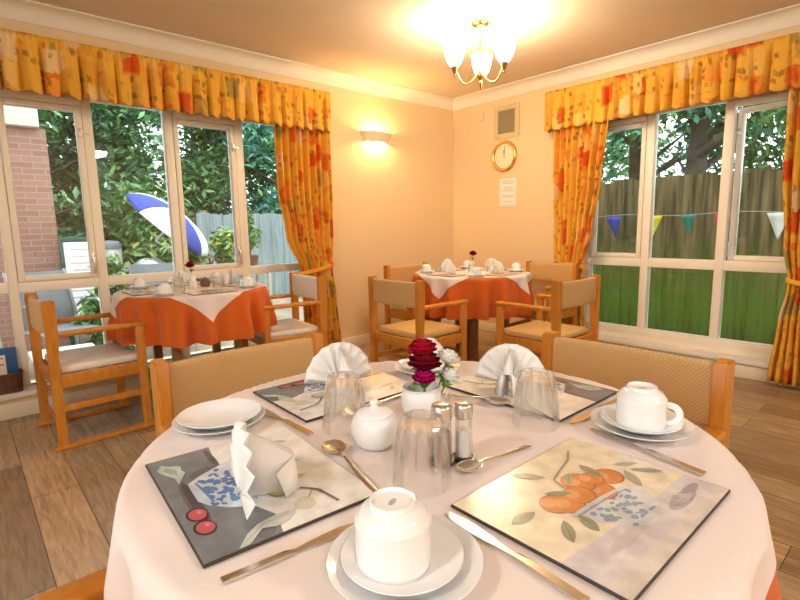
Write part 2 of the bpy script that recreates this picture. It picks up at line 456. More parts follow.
# coving: one cove profile run round each wall
def coving(name, p0, p1, inward):
    d = .10; prof = [(0, 0), (.0, -.006), (.012, -.014)]
    pts = [(0, -d), (.008, -d), (.012, -d+.012)]
    for k in range(7):
        a = k/6*PI/2; pts.append((.014+.076*(1-math.cos(a)), -d+.016+.074*math.sin(a)))
    pts += [(d-.006, -.008), (d, -.008), (d, 0), (0, 0)]
    b = MB()
    p0 = Vector(p0); p1 = Vector(p1); inw = Vector(inward)
    A = [b.bm.verts.new(p0+inw*u+Vector((0, 0, ZC+z-.0005))) for u, z in pts]
    B = [b.bm.verts.new(p1+inw*u+Vector((0, 0, ZC+z-.0005))) for u, z in pts]
    n = len(pts)
    for i in range(n): b.bm.faces.new((A[i], A[(i+1) % n], B[(i+1) % n], B[i]))
    b.bm.faces.new(A); b.bm.faces.new(B[::-1])
    return struct(b.build(name, M['coving'], smooth=25))
coving('trim_1', (XW, YL, 0), (XR, YL, 0), (0, -1, 0))
coving('trim_2', (XR, YL, 0), (XR, YS, 0), (-1, 0, 0))
coving('trim_3', (XW, YS, 0), (XW, YL, 0), (1, 0, 0))
coving('trim_4', (XW, YS, 0), (XR, YS, 0), (0, 1, 0))
def skirting(name, x0, x1, y0, y1, h=.1):
    b = MB(); b.box(x0, x1, y0, y1, .0, h, .006); return struct(b.build(name, M['trim']))
skirting('baseboard_north', XW, XR, YL-.016, YL, .098)
skirting('baseboard_east', XR-.016, XR, YS, YL-.016, .098)
skirting('baseboard_west', XW, XW+.016, YS, YL-.016)
skirting('baseboard_south', XW+.016, XR-.016, YS, YS+.016)

# ---------------- windows
def make_window(name, axis, mull, z0, zt0, zt1, z1, sashes, u0, u1, pane, open_sash=None):
    """mull: list of (a,b) mullion spans; the panes sit between them. axis 'x': on the north wall, 'y': on the east wall"""
    if axis == 'x':
        P = lambda u, d, z: (u, YF-d, z)
    else:
        P = lambda u, d, z: (XF-d, u, z)
    def bx(b, ua, ub, d0, d1, za, zb, bev=.004, mi=0, mtx=None):
        p, q = P(ua, d0, za), P(ub, d1, zb)
        b.box(min(p[0], q[0]), max(p[0], q[0]), min(p[1], q[1]), max(p[1], q[1]), za, zb, bev, 2, mi, mtx)
    root = bpy.data.objects.new(name, None); COL.objects.link(root); struct(root)
    root.location = P((u0+u1)/2, 0, z0)
    inv = Matrix.Translation(-Vector(root.location))
    def bld(b, nm, m, par=root):
        bmesh.ops.transform(b.bm, matrix=inv, verts=b.bm.verts)
        return b.build(nm, m, par)
    b = MB()
    bx(b, u0, u1, -.07, 0, z0-.06, z0); bx(b, u0, u1, -.07, 0, z1, z1+.07)
    for a, c in mull: bx(b, a, c, -.07, .0, z0, z1)
    for (a, c), (e, f) in zip(mull, mull[1:]): bx(b, c, e, -.07, 0., zt0, zt1)
    bld(b, 'window_frame', M['frame'])
    i = 0
    for (a, c), (e, f) in zip(mull, mull[1:]):
        g = MB(); bx(g, c-.006, e+.006, -.042, -.036, z0-.006, zt0+.006, 0); bld(g, 'lower_pane', pane)
        if i in sashes:
            mtx = None
            if open_sash == i:
                piv = Vector(P(c, -.03, 0)); mtx = Matrix.Translation(piv) @ Matrix.Rotation(R(-8), 4, 'Z') @ Matrix.Translation(-piv)
            w = .036
            s = MB()
            lo, hi = zt1+.002, z1-.052
            ua, ub = c+.003, e-.003
            bx(s, ua, ua+w, -.05, .008, lo, hi, .005, 0, mtx); bx(s, ub-w, ub, -.05, .008, lo, hi, .005, 0, mtx)
            bx(s, ua+w, ub-w, -.05, .008, lo, lo+w, .005, 0, mtx); bx(s, ua+w, ub-w, -.05, .008, hi-w, hi, .005, 0, mtx)
            so = bld(s, 'sash', M['frame'])
            g = MB(); bx(g, ua+w-.006, ub-w+.006, -.03, -.024, lo+w-.006, hi-w+.006, 0, 0, mtx); bld(g, 'pane', pane, so)
            v = MB(); bx(v, c+.004, e-.004, -.05, .022, z1-.048, z1-.004, .006)
            bld(v, 'trickle_vent', M['frame'])
            # lever handle and stay on the sash stile
            side = ub-w/2 if axis == 'x' else ub-w/2
            h = MB(); bx(h, side-.011, side+.011, .008, .018, lo+.10, lo+.17, .004, 0, mtx)
            q = P(side, .03, 0)
            bx(h, side-.008, side+.008, .018, .036, lo+.12, lo+.14, .004, 0, mtx)
            bx(h, side-.009, side+.009, .026, .038, lo+.03, lo+.14, .004, 0, mtx)
            bld(h, 'handle', M['metal'] if axis == 'x' else M['white'], so)
            h = MB(); bx(h, side-.01, side+.01, .008, .022, hi-.2, hi-.14, .004, 0, mtx)
            bx(h, side-.004, side+.05, .022, .028, hi-.18, hi-.168, .001, 0, mtx)
            bld(h, 'catch', M['metal'], so)
        else:
            g = MB(); bx(g, c-.006, e+.006, -.042, -.036, zt1-.006, z1+.006, 0); bld(g, 'pane', pane)
        i += 1
    return root
mL = [(-.80, -.74), (-.29, -.235), (.213, .263), (.70, .757), (1.205, 1.26), (1.72, 1.79), (2.30, 2.37)]
mL = [(LX(a), LX(c)) for a, c in mL]
make_window('window_1', 'x', mL, LZ(.19), LZ(.785), LZ(.848), LZ(2.0), {0, 2, 4}, mL[0][0], mL[-1][1], M['pane_near'])
mR = [(.55, .60), (1.168, 1.228), (1.709, 1.772), (2.215, 2.28)]
mR = [(RY(a), RY(c)) for a, c in mR]
make_window('window_2', 'y', mR, RZ(.262), RZ(.785), RZ(.858), RZ(2.0), {0, 2}, mR[0][0], mR[-1][1], M['pane_near'], open_sash=0)
# plaster packers closing the gap between wall opening and frame
b = MB()
b.box(LX0, mL[0][0], YL+.01, YF+.07, LZ0, LZ1); b.box(mL[-1][1], LX1, YL+.01, YF+.07, LZ0, LZ1)
b.box(mL[0][0], mL[-1][1], YL+.01, YF+.07, LZ(2.0)+.07, LZ1)
struct(b.build('trim_5', M['wall'], smooth=0))
b = MB()
b.box(XR+.01, XF+.07, RY0, mR[0][0], RZ0, RZ1); b.box(XR+.01, XF+.07, mR[-1][1], RY1, RZ0, RZ1)
b.box(XR+.01, XF+.07, mR[0][0], mR[-1][1], RZ(2.0)+.07, RZ1)
struct(b.build('trim_6', M['wall'], smooth=0))
# sills
b = MB(); b.box(LX0-.02, LX1+.02, YL-.03, YF+.06, .128, .162, .008); struct(b.build('trim_7', M['sill']))
b = MB(); b.box(XR-.03, XF+.06, RY0-.02, RY1+.02, .105, .142, .008); struct(b.build('trim_8', M['sill']))
# sub-sill packers under the frames
b = MB(); b.box(mL[0][0], mL[-1][1], YF-.0, YF+.07, .162, LZ(.19)-.055); struct(b.build('trim_9', M['frame']))
b = MB(); b.box(XF, XF+.07, mR[0][0], mR[-1][1], .142, RZ(.262)-.055); struct(b.build('trim_10', M['frame']))
# window added behind the camera for its daylight: plain two-light frames
def rear_fill_window(name, axis, a, c, at):
    b = MB(); n = 4
    def bx(u0, u1, z0, z1):
        if axis == 'y': b.box(at-.08, at-.02, u0, u1, z0, z1, .004)
        else: b.box(u0, u1, at-.08, at-.02, z0, z1, .004)
    bx(a, c, .8, .86); bx(a, c, 2.09, 2.15)
    for k in range(n+1):
        u = a+(c-a-.06)*k/n; bx(u, u+.06, .86, 2.09)
    f = struct(b.build(name, M['frame']))
    g = MB()
    if axis == 'y': g.box(at-.052, at-.048, a, c, .84, 2.1)
    else: g.box(a, c, at-.052, at-.048, .84, 2.1)
    g.build('pane', M['pane_near'], f)
rear_fill_window('fill_window', 'y', -2.0, 1.8, XW)

# ------------------------------------------------------------------ curtains and valances
def interp(tab, z):
    tab = sorted(tab)
    if z <= tab[0][0]: return tab[0][1:]
    for a, c in zip(tab, tab[1:]):
        if z <= c[0]:
            t = (z-a[0])/(c[0]-a[0]); t = t*t*(3-2*t)
            return tuple(p+(q-p)*t for p, q in zip(a[1:], c[1:]))
    return tab[-1][1:]
def place(axis, u, d, z):
    return Vector((u, YL-d, z)) if axis == 'x' else Vector((XR-d, u, z))
def curtain(name, axis, tab, folds, label, group, width, d0=.10, seed=0, tie=None):
    """tab rows: (z, u at one edge, u at other edge, fold depth)"""
    ztop = max(t[0] for t in tab); zbot = min(t[0] for t in tab)
    def fn(s, t):
        z = zbot+(ztop-zbot)*t
        a, c, amp = interp(tab, z)
        ph = seed+.5*math.sin(3*t+seed)
        w = s+.012*math.sin(2*PI*folds*s*.5+seed*2)
        d = d0+amp*math.sin(2*PI*folds*w+ph)+amp*.35*math.sin(2*PI*folds*.37*w+seed)
        return place(axis, a+(c-a)*w, d, z)
    b = MB(); b.grid(fn, folds*10, 44, 0, lambda s, t: (s*width+seed, t*(ztop-zbot)))
    o = b.build(name, M['curtain'], None, 60, normals=False)
    sm = o.modifiers.new('thickness', 'SOLIDIFY'); sm.thickness = .003
    tag(o, label, 'curtain', group)
    if tie:
        z, a, c, dep = tie
        b = MB(); n = 28
        def band(s, t):
            an = 2*PI*s; h = (t-.5)*.034
            u = (a+c)/2+(c-a)/2*math.cos(an)
            return place(axis, u, d0+dep*.85*math.sin(an), z+h+(.03*math.cos(an) if c > a else -.03*math.cos(an)))
        b.grid(band, n, 3, 0, lambda s, t: (s*.6+seed, t*.07), closed=True)
        t = b.build('tieback', M['curtain'], o, 60); t.modifiers.new('thickness', 'SOLIDIFY').thickness = .006
        b = MB(); p = place(axis, c if axis == 'x' else a, d0-.02, z+.03); q = place(axis, c+.01 if axis == 'x' else a, .0, z+.05)
        if abs(tie[1]-tie[2]) > 0:
            b.tube([q, (p+q)/2+Vector((0, 0, -.01)), p], .007, 8); b.build('tieback_hook', M['white'], o)
    return o
f = .975
curtain('window_curtain', 'x', [(2.06, 1.99, 2.56, .034), (1.5, 2.0, 2.555, .036), (1.1, 2.06, 2.55, .024), (.79, 2.19, 2.53, .014), (.55, 2.20, 2.56, .022), (.03, 2.21, 2.60, .028)],
        9, 'orange patchwork curtain tied back at the right end of the left window', 'patchwork curtains', 1.5, .085, .4, tie=(.79, 2.17, 2.55, .055))
curtain('window_curtain', 'y', [(2.06, 2.03, 2.535, .034), (1.5, 2.08, 2.53, .034), (1.1, 2.15, 2.52, .022), (.79, 2.22, 2.51, .014), (.5, 2.20, 2.53, .02), (.03, 2.18, 2.55, .028)],
        8, 'orange patchwork curtain left of the fence-facing window, behind the corner table', 'patchwork curtains', 1.4, .085, 1.7, tie=(.79, 2.20, 2.525, .055))
curtain('window_curtain', 'y', [(2.06, .30, .85, .034), (1.5, .33, .84, .034), (1.0, .44, .80, .022), (.72, .52, .755, .016), (.45, .48, .79, .024), (.03, .40, .825, .032)],
        9, 'orange patchwork curtain tied back at the right edge of the photo', 'patchwork curtains', 1.5, .085, 3.3, tie=(.72, .505, .77, .06))

def valance(name, axis, u0, u1, z0, z1, d, pleats, label, seed, near_end):
    """gathered cloth pelmet; returns to the wall at its end"""
    L = abs(u1-u0); ret = d
    tot = L+ret*2; rnd = random.Random(seed)
    jit = [rnd.uniform(-.3, .3) for _ in range(pleats+2)]
    amps = [rnd.uniform(.6, 1.3) for _ in range(pleats+2)]
    def fn(s, t):
        x = s*tot
        ph = s*pleats; k = int(ph); fr = ph-k
        am = amps[k]*(1-fr)+amps[k+1]*fr
        w = math.sin(2*PI*ph+jit[k]*(1-fr)*2+jit[k+1]*fr*2)
        grow = .006+.026*(1-t)**.7 if t < .93 else .006
        head = .004*math.sin(2*PI*ph*3.3)*(1 if t > .85 else .4)
        tw = min(fr, 1-fr)/(.085+.05*amps[k])
        off = .012*am*math.sin(PI*fr)*(1-t)-(.05*am*grow/.03)*math.exp(-tw*tw)*(1 if t < .9 else .3)+head+.006*w*(1-t)
        zz = z0+(z1-z0)*t+(.010*math.sin(2*PI*ph+.9)*(1-t))
        if x < ret: u, dd = u0, .01+x
        elif x > ret+L: u, dd = u1, .01+(tot-x)
        else: u, dd = u0+(u1-u0)*(x-ret)/L, .01+ret+off
        sl = .012*math.sin(2*PI*ph*.5+seed)*(1-t)
        return place(axis, u+sl, dd, zz)
    b = MB(); b.grid(fn, pleats*18, 12, 0, lambda s, t: (s*tot*1.5+seed, t*(z1-z0)))
    o = b.build(name, M['curtain'], None, 50, normals=False)
    o.modifiers.new('thickness', 'SOLIDIFY').thickness = .003
    tag(o, label, 'valance', 'patchwork valances')
    b = MB(); a0, a1 = min(u0, u1)+.02, max(u0, u1)-.02
    if axis == 'x': b.box(a0, a1, YL-d+.03, YL-.001, z1-.055, z1-.03)
    else: b.box(XR-d+.03, XR-.001, a0, a1, z1-.055, z1-.03)
    b.build('pelmet_shelf', M['trim'], o, 0)
    return o
valance('curtain_valance', 'x', -1.15, 2.545, 1.972, 2.300, .13, 40, 'gathered orange patchwork valance across the top of the left window', 3, 1)
valance('curtain_valance', 'y', 2.625, .18, 1.985, 2.318, .13, 27, 'gathered orange patchwork valance over the fence-facing window on the right', 8, 1)

# ------------------------------------------------------------------ chairs
def make_chair(name, label, back_m, seat_m):
    t = thing(name, label, 'chair')
    hw = .2425
    for s in (-1, 1):
        b = MB()
        prof = [(-.25, 0), (-.205, 0), (-.205, .50), (-.196, .62), (-.194, .798), (-.20, .806), (-.248, .806), (-.255, .798), (-.252, .60), (-.25, .45)]
        T = Matrix.Translation((0, s*hw, 0)) @ Matrix.Rotation(PI/2, 4, 'X')
        b.prism(prof, -.0175, .0175, 0, T)
        es = [e for e in b.bm.edges]
        bmesh.ops.bevel(b.bm, geom=es, offset=.004, segments=2, affect='EDGES')
        b.build('back_post', M['chair'], t)
        b = MB(); b.box(.175, .22, s*hw-.0175, s*hw+.0175, 0, .612, .005); b.build('leg', M['chair'], t)
        b = MB()
        b.box(-.20, .230, s*hw-.026, s*hw+.026, .610, .636, .010, 3); b.build('arm', M['chair'], t)
        b = MB(); b.box(-.206, .176, s*hw-.011, s*hw+.011, .205, .24, .004); b.build('side_stretcher', M['chair'], t)
        b = MB(); b.box(-.27, .245, s*hw-.02, s*hw+.02, .0, .026, .006); b.build('runner', M['chair'], t)
    b = MB()
    for s in (-1, 1): b.box(-.206, .176, s*(hw-.001)-.012, s*(hw-.001)+.012, .335, .405, .003)
    b.box(.178, .202, -hw+.018, hw-.018, .335, .405, .003); b.box(-.235, -.212, -hw+.018, hw-.018, .335, .405, .003)
    b.build('seat_frame', M['chair'], t)
    b = MB(); b.box(-.222, -.207, -hw+.0, hw, .11, .14, .004); b.build('rear_stretcher', M['chair'], t)
    # seat pad: softly domed upholstery
    b = MB(); b.box(-.2, .208, -.222, .222, .400, .442, .016, 3)
    for v in b.bm.verts:
        if v.co.z > .43: v.co.z += .014*(1-(v.co.x/.25)**2)*(1-(v.co.y/.235)**2)+.002
    b.build('seat', seat_m, t)
    # back pad, bowed slightly backwards
    def pad(u, v):
        a = 2*PI*v; ca, sa = math.cos(a), math.sin(a)
        y = -.224+.448*u
        ex = .019*math.copysign(abs(ca)**.5, ca); ez = .085*math.copysign(abs(sa)**.35, sa)
        bow = .022*(1-(y/.224)**2)
        return Vector((-.222+ex-bow, y, .708+ez))
    b = MB(); n = 14; V = []
    for i in range(n+1): V.append([b.bm.verts.new(pad(i/n, j/20)) for j in range(20)])
    for i in range(n):
        for j in range(20): b.bm.faces.new((V[i][j], V[i][(j+1) % 20], V[i+1][(j+1) % 20], V[i+1][j]))
    b.bm.faces.new(V[0][::-1]); b.bm.faces.new(V[-1])
    b.build('backrest', back_m, t, 50)
    return t
tan_chair = Proto(make_chair('dining_armchair', 'tan', M['weave'], M['vinyl']))
daylit_chair = Proto(make_chair('dining_armchair', 'pale', M['daylitvinyl'], M['daylitvinyl']))
G = 'beech dining armchairs'
Proto(make_chair('dining_armchair', 'mixed', M['vinyl'], M['daylitvinyl'])).put((.530, 3.35, .0005), R(3), 'beech armchair with daylit-tinted seat standing side-on beside the basket under the left window', G)
daylit_chair.put((1.735, 3.30, .0005), R(174), 'beech armchair with daylit-tinted seat right of the window table, against the tied curtain', G)
tan_chair.put((.617, 1.180, .0005), R(-90), 'beech armchair with woven back at the near table, behind the stacked plates', G)
tan_chair.put((1.18, .61, .0005), R(180), 'beech armchair with woven back at the near table, on the right behind the cup', G)
tan_chair.put((-.085, .57, .0005), R(0), 'beech armchair on the left of the near table, only its arm in view', G)
tan_chair.put((2.42, 2.53, .0005), R(0), 'beech armchair left of the corner table, closest to the roses', G)
tan_chair.put((3.13, 3.21, .0005), R(-90), 'beech armchair behind the corner table, mostly hidden beyond another chair', G)
tan_chair.put((2.965, 1.85, .0005), R(90), 'beech armchair on the near side of the corner table, in front of the window', G)
tan_chair.put((3.86, 2.50, .0005), R(180), 'beech armchair between the corner table and the tied curtain', G)

# ------------------------------------------------------------------ tables and their cloths
T0 = .770
def table(c, r, label, leg_at):
    t = thing('round_table', label, 'table', (c[0], c[1], .0005), 0, 'round dining tables')
    b = MB(); b.lathe([(0, .740), (r-.01, .740), (r, .746), (r, .758), (r-.006, .764), (0, .764)], 64); b.build('tabletop', M['darkwood'], t)
    for sx in (-1, 1):
        for sy in (-1, 1):
            b = MB(); b.box(sx*leg_at-.025, sx*leg_at+.025, sy*leg_at-.025, sy*leg_at+.025, 0, .74, .005); b.build('leg', M['darkwood'], t)
    b = MB(); w = leg_at
    for sx in (-1, 1):
        b.box(sx*w-.011, sx*w+.011, -w+.025, w-.025, .66, .74, .003); b.box(-w+.025, w-.025, sx*w-.011, sx*w+.011, .66, .74, .003)
    b.build('apron', M['darkwood'], t)
    return t
def folds(th, seed):
    return .5*math.sin(15*th+seed)+.38*math.sin(23*th+2.1*seed)+.2*math.sin(6*th+seed*1.3)
def cloths(c, r, hang, half, arms, seed, lab_under, lab_top, rot=PI/4, sh=(0, 0), dents=()):
    """orange round cloth to the hem, pale square over it with its corners hanging"""
    def limit(th):
        p = Vector((c[0]+(r+.02)*math.cos(th), c[1]+(r+.02)*math.sin(th)))
        lim = T0-hang
        for (ax, ay, bx, by) in arms:
            A = Vector((ax, ay)); Bv = Vector((bx, by)); d = Bv-A
            t = max(0, min(1, (p-A).dot(d)/d.dot(d))); q = (p-(A+d*t)).length
            w = 1 if q < .06 else max(0, 1-(q-.06)/.07)
            w = w*w*(3-2*w)
            lim = max(lim, (T0-hang)+(.652-(T0-hang))*w)
        return lim
    NT = 256
    lims = [limit(2*PI*i/NT) for i in range(NT)]
    def lim_at(th):
        x = (th/(2*PI) % 1)*NT; i = int(x); fr = x-i
        return lims[i % NT]*(1-fr)+lims[(i+1) % NT]*fr
    rr = .010
    def hangpt(th, s, lift):
        """s = length of cloth beyond the rim"""
        k = (T0-lim_at(th))/hang
        s = s*k
        if s < rr*PI/2:
            a = s/rr; rad = r+(rr+lift)*math.sin(a); z = T0-.003-rr+(rr+lift)*math.cos(a)
        else:
            e = s-rr*PI/2
            dn = sum(dp*math.exp(-((th-dt+PI) % (2*PI)-PI)**2/.03) for dt, dp in dents)*min(1, e/.09)
            rad = r+rr+lift+e*.035-dn+(.060*min(1, e/.22)+.004)*folds(th, seed)*k; z = T0-.003-rr-e*.985
        return Vector((rad*math.cos(th), rad*math.sin(th), z))
    b = MB(); NS = 16
    ctr = b.bm.verts.new((0, 0, T0-.003)); prev = None
    rings = [('d', r*.6), ('d', r)]+[('h', hang*(k/NS)) for k in range(1, NS+1)]
    for kind, v in rings:
        ring = []
        for i in range(NT):
            th = 2*PI*i/NT
            p = Vector((v*math.cos(th), v*math.sin(th), T0-.003)) if kind == 'd' else hangpt(th, v, 0)
            ring.append(b.bm.verts.new(p))
        for i in range(NT):
            j = (i+1) % NT
            if prev is None: b.bm.faces.new((ctr, ring[i], ring[j]))
            else: b.bm.faces.new((prev[i], ring[i], ring[j], prev[j]))
        prev = ring
    o = b.build('tablecloth', M['orange'], None, 80, (c[0], c[1], 0))
    tag(o, lab_under, 'tablecloth', 'orange round tablecloths')
    # square topper
    b = MB(); N = 84
    def top(u, v):
        x = (u-.5)*2*half; y = (v-.5)*2*half
        X = x*math.cos(rot)-y*math.sin(rot)+sh[0]; Y = x*math.sin(rot)+y*math.cos(rot)+sh[1]
        rho = math.hypot(X, Y); th = math.atan2(Y, X)
        if rho <= r: return Vector((X, Y, T0-.0008))
        return hangpt(th, rho-r, .0035)
    b.grid(top, N, N)
    o2 = b.build('table_topper', M['pink'], None, 80, (c[0], c[1], 0))
    tag(o2, lab_top, 'tablecloth', 'pale square table toppers')
    return o, o2

CN = (.624, .630); RN = .500
CW = (1.15, 3.370); RW = .455
CC = (3.135, 2.655); RC = .462
table(CN, RN, 'round dining table in the foreground under pale pink and orange cloths', .21)
table(CW, RW, 'round dining table in front of the left window under an orange cloth', .2)
table(CC, RC, 'round dining table in the far corner under an orange cloth', .2)
hw = .2425
arms = []
for s in (-1, 1):
    arms += [(.617+s*hw, 1.4, .617+s*hw, .945), (1.4, .61+s*hw, .945, .61+s*hw), (-.3, .57+s*hw, .13, .57+s*hw)]
cloths(CN, RN, .275, .53, arms, 1.3, 'orange round tablecloth showing below the pale cloth of the near table', 'large pale pink square cloth laid over the near table', sh=(.018, -.018))
cloths(CW, RW, .295, .437, [], 2.2, 'orange cloth hanging in folds from the window table', 'pale square cloth with its pointed corner hanging from the window table', PI/4-R(8), dents=[(R(180+38), .05), (R(180-27), .07)])
cloths(CC, RC, .31, .445, [], 4.1, 'orange cloth hanging in folds from the corner table', 'pale square cloth with two pointed corners hanging from the corner table', PI/4+R(10))

# ------------------------------------------------------------------ placemats with a printed still life
W, D = .315, .245
def ell(cx, cy, rx, ry, n=22, rot=0):
    return [(cx+rx*math.cos(t)*math.cos(rot)-ry*math.sin(t)*math.sin(rot), cy+rx*math.cos(t)*math.sin(rot)+ry*math.sin(t)*math.cos(rot)) for t in [2*PI*i/n for i in range(n)]]
class Print:
    def __init__(s, bg):
        s.mb = MB(); s.z = .0046; s.shape([(0, 0), (1, 0), (1, 1), (0, 1)], bg)
    def shape(s, pts, col):
        q = [(min(.995, max(.005, u)), min(.994, max(.006, v))) for u, v in pts]
        s.mb.poly([((u-.5)*W, (v-.5)*D, s.z) for u, v in q], col, 1); s.z += .000012
    def stroke(s, pts, w, col):
        for (a, c), (e, f) in zip(pts, pts[1:]):
            dx, dy = (e-a)*W, (f-c)*D; L = math.hypot(dx, dy) or 1
            nx, ny = -dy/L*w/2/W, dx/L*w/2/D
            s.mb.poly([((u-.5)*W, (v-.5)*D, s.z) for u, v in ((a+nx, c+ny), (a-nx, c-ny), (e-nx, f-ny), (e+nx, f+ny))], col, 1)
        s.z += .000012
    def leaf(s, a, c, w, col):
        (x0, y0), (x1, y1) = a, c; n = 8; up = []; dn = []
        dx, dy = x1-x0, y1-y0; L = math.hypot(dx, dy)
        for k in range(n+1):
            t = k/n; h = w*math.sin(PI*t)**.8
            up.append((x0+dx*t-dy/L*h, y0+dy*t+dx/L*h)); dn.append((x0+dx*t+dy/L*h, y0+dy*t-dx/L*h))
        s.shape(up+dn[::-1][1:-1], col)
        s.stroke([a, c], .0012, tuple(x*.7 for x in col))
    def done(s, name):
        s.mb.box(-W/2, W/2, -D/2, D/2, 0, .0044, .0008, 1, 0)
        for fc in s.mb.bm.faces: pass
        L = s.mb.bm.loops.layers.float_color.get('Col')
        return s.mb.build(name, [M['board'], M['print']], None, 0, normals=False)
def design_bowl():
    p = Print((.84, .83, .77))
    p.shape([(.25, .36), (.27, .50), (.5, .56), (.8, .62), (1, .62), (1, 1), (0, 1), (0, .4)], (.86, .84, .78))
    p.shape([(0, 0), (1, 0), (1, .40), (.86, .44), (.78, .40), (.70, .36), (.45, .34), (.26, .37), (.06, .40), (0, .41)], (.205, .225, .24))
    for x, y, rx, ry, c in ((.56, .12, .25, .04, (.135, .135, .15)), (.53, .125, .20, .025, (.085, .08, .095)), (.16, .37, .13, .022, (.12, .12, .125)), (.30, .30, .06, .12, (.15, .155, .165)), (.93, .33, .06, .06, (.16, .155, .17))):
        p.shape(ell(x, y, rx, ry), c)
    # blue and white bowl
    p.shape([(.36, .15), (.31, .24), (.27, .35), (.235, .44), (.34, .47), (.48, .475), (.62, .45), (.73, .40), (.72, .34), (.68, .26), (.61, .18), (.5, .15)], (.62, .70, .78))
    p.shape(ell(.48, .435, .245, .045, 26, -.09), (.72, .78, .82))
    p.shape(ell(.48, .435, .215, .033, 26, -.09), (.36, .45, .56))
    r = random.Random(5)
    for k in range(70):
        x = r.uniform(.30, .68); y = r.uniform(.17, .39)
        if abs(x-.49) > .1+.55*(y-.15): continue
        p.shape(ell(x, y, r.uniform(.010, .028), r.uniform(.008, .022), 9, r.uniform(0, 3)), (.13, .25, .46))
    p.shape([(.39, .145), (.37, .185), (.59, .205), (.61, .175), (.55, .14)], (.55, .64, .72))
    p.stroke([(.375, .19), (.595, .212)], .003, (.14, .24, .42))
    # two small red fruits
    for x, y in ((.655, .098), (.77, .097)):
        p.shape(ell(x, y, .058, .055, 18, .5), (.07, .03, .045)); p.shape(ell(x, y+.003, .047, .046, 18, .5), (.50, .11, .13)); p.shape(ell(x-.012, y+.016, .014, .012), (.62, .22, .22))
    p.shape([(.137, .035), (.081, .077), (.12, .12), (.148, .176), (.20, .165), (.233, .18), (.31, .125), (.344, .106), (.265, .104), (.209, .068)], (.50, .60, .55))
    p.shape([(.15, .07), (.13, .10), (.18, .14), (.24, .13), (.2, .09)], (.30, .42, .38))
    # quince, leaves and branch on the light ground
    p.shape(ell(.68, .54, .068, .062, 20), (.36, .37, .18)); p.shape(ell(.675, .545, .058, .055, 20), (.60, .60, .33))
    p.leaf((.6, .60), (.63, .76), .035, (.56, .57, .36))
    p.stroke([(.69, .60), (.75, .69), (.80, .74), (.94, .77)], .0045, (.24, .15, .15)); p.stroke([(.78, .71), (.85, .63), (.86, .57)], .002, (.40, .35, .28))
    p.shape(ell(.86, .61, .05, .06, 16), (.66, .66, .52))
    p.shape([(.995, .17), (.925, .245), (.883, .321), (.865, .442), (.876, .554), (.929, .479), (.948, .399), (.923, .327), (.993, .23)], (.58, .62, .54)); p.stroke([(.97, .21), (.90, .34), (.88, .50)], .0016, (.38, .44, .38))
    p.leaf((.117, .725), (.274, .765), .035, (.50, .57, .48)); p.leaf((.17, .80), (.22, .88), .018, (.55, .61, .52))
    p.stroke([(.35, .66), (.42, .72), (.50, .74)], .0015, (.45, .42, .33)); p.leaf((.42, .72), (.47, .82), .02, (.60, .63, .48))
    return p.done('placemat')
def design_oranges():
    p = Print((.80, .72, .52))
    p.shape([(0, .3), (.35, .33), (.8, .28), (1, .28), (1, .62), (.85, .78), (.5, .66), (.2, .5)], (.80, .70, .54))
    p.shape([(0, .33), (.21, .30), (.5, .275), (.77, .255), (1, .25), (1, 0), (0, 0)], (.66, .61, .60))
    p.shape([(0, .12), (.4, .09), (1, .06), (1, 0), (0, 0)], (.70, .63, .56))
    for x, y, rx, ry, c in ((.76, .15, .12, .045, (.47, .41, .42)), (.86, .16, .09, .03, (.40, .35, .37)), (.34, .2, .16, .035, (.60, .54, .53)), (.15, .17, .1, .02, (.73, .66, .62))):
        p.shape(ell(x, y, rx, ry), c)
    p.shape([(.297, .474), (.5, .46), (.668, .43), (.717, .33), (.66, .23), (.60, .185), (.511, .165), (.45, .19), (.39, .26), (.33, .36)], (.66, .67, .66))
    r = random.Random(9)
    for k in range(48):
        x = r.uniform(.36, .66); y = r.uniform(.22, .42)
        if abs(x-.52) > .08+.5*(y-.18): continue
        p.shape(ell(x, y, r.uniform(.012, .028), r.uniform(.008, .02), 9, r.uniform(0, 3)), (.30, .38, .47))
    p.shape([(.45, .19), (.60, .178), (.646, .215), (.44, .225)], (.58, .58, .57))
    for x, y, q in ((.33, .60, .075), (.37, .545, .07), (.72, .55, .075), (.57, .50, .075), (.565, .635, .085), (.47, .56, .075), (.64, .60, .06)):
        p.shape(ell(x, y, q, q*1.22, 20), (.50, .17, .05)); p.shape(ell(x-.004, y+.006, q*.92, q*1.12, 20), (.66, .26, .08)); p.shape(ell(x-.02, y+.035, q*.5, q*.6, 16), (.74, .37, .15))
    p.stroke([(.297, .477), (.5, .463), (.668, .432)], .0055, (.60, .62, .64)); p.stroke([(.305, .455), (.5, .44), (.66, .41)], .002, (.28, .35, .45))
    g = (.30, .31, .21); g2 = (.42, .41, .29)
    p.leaf((.40, .96), (.49, .80), .03, g2); p.leaf((.07, .655), (.21, .635), .035, g); p.leaf((.24, .49), (.14, .36), .028, g); p.leaf((.32, .46), (.28, .32), .028, g)
    p.leaf((.85, .60), (.945, .50), .02, g2); p.leaf((.86, .50), (.955, .345), .022, g); p.leaf((.72, .745), (.69, .57), .028, g); p.leaf((.83, .52), (.74, .36), .028, g2); p.leaf((.45, .60), (.36, .70), .025, g); p.leaf((.52, .66), (.60, .73), .022, g2)
    p.stroke([(.47, .66), (.50, .75), (.594, .785), (.734, .83), (.818, .89)], .0028, (.36, .27, .17))
    p.leaf((.68, .15), (.86, .13), .02, (.50, .46, .44)); p.leaf((.75, .20), (.83, .11), .016, (.55, .5, .47))
    return p.done('placemat')
bowl_mat = tag(design_bowl(), 'x', 'placemat'); orange_mat = tag(design_oranges(), 'x', 'placemat')
bowl_mat = Proto(bowl_mat); orange_mat = Proto(orange_mat)
GM = 'printed still life placemats'
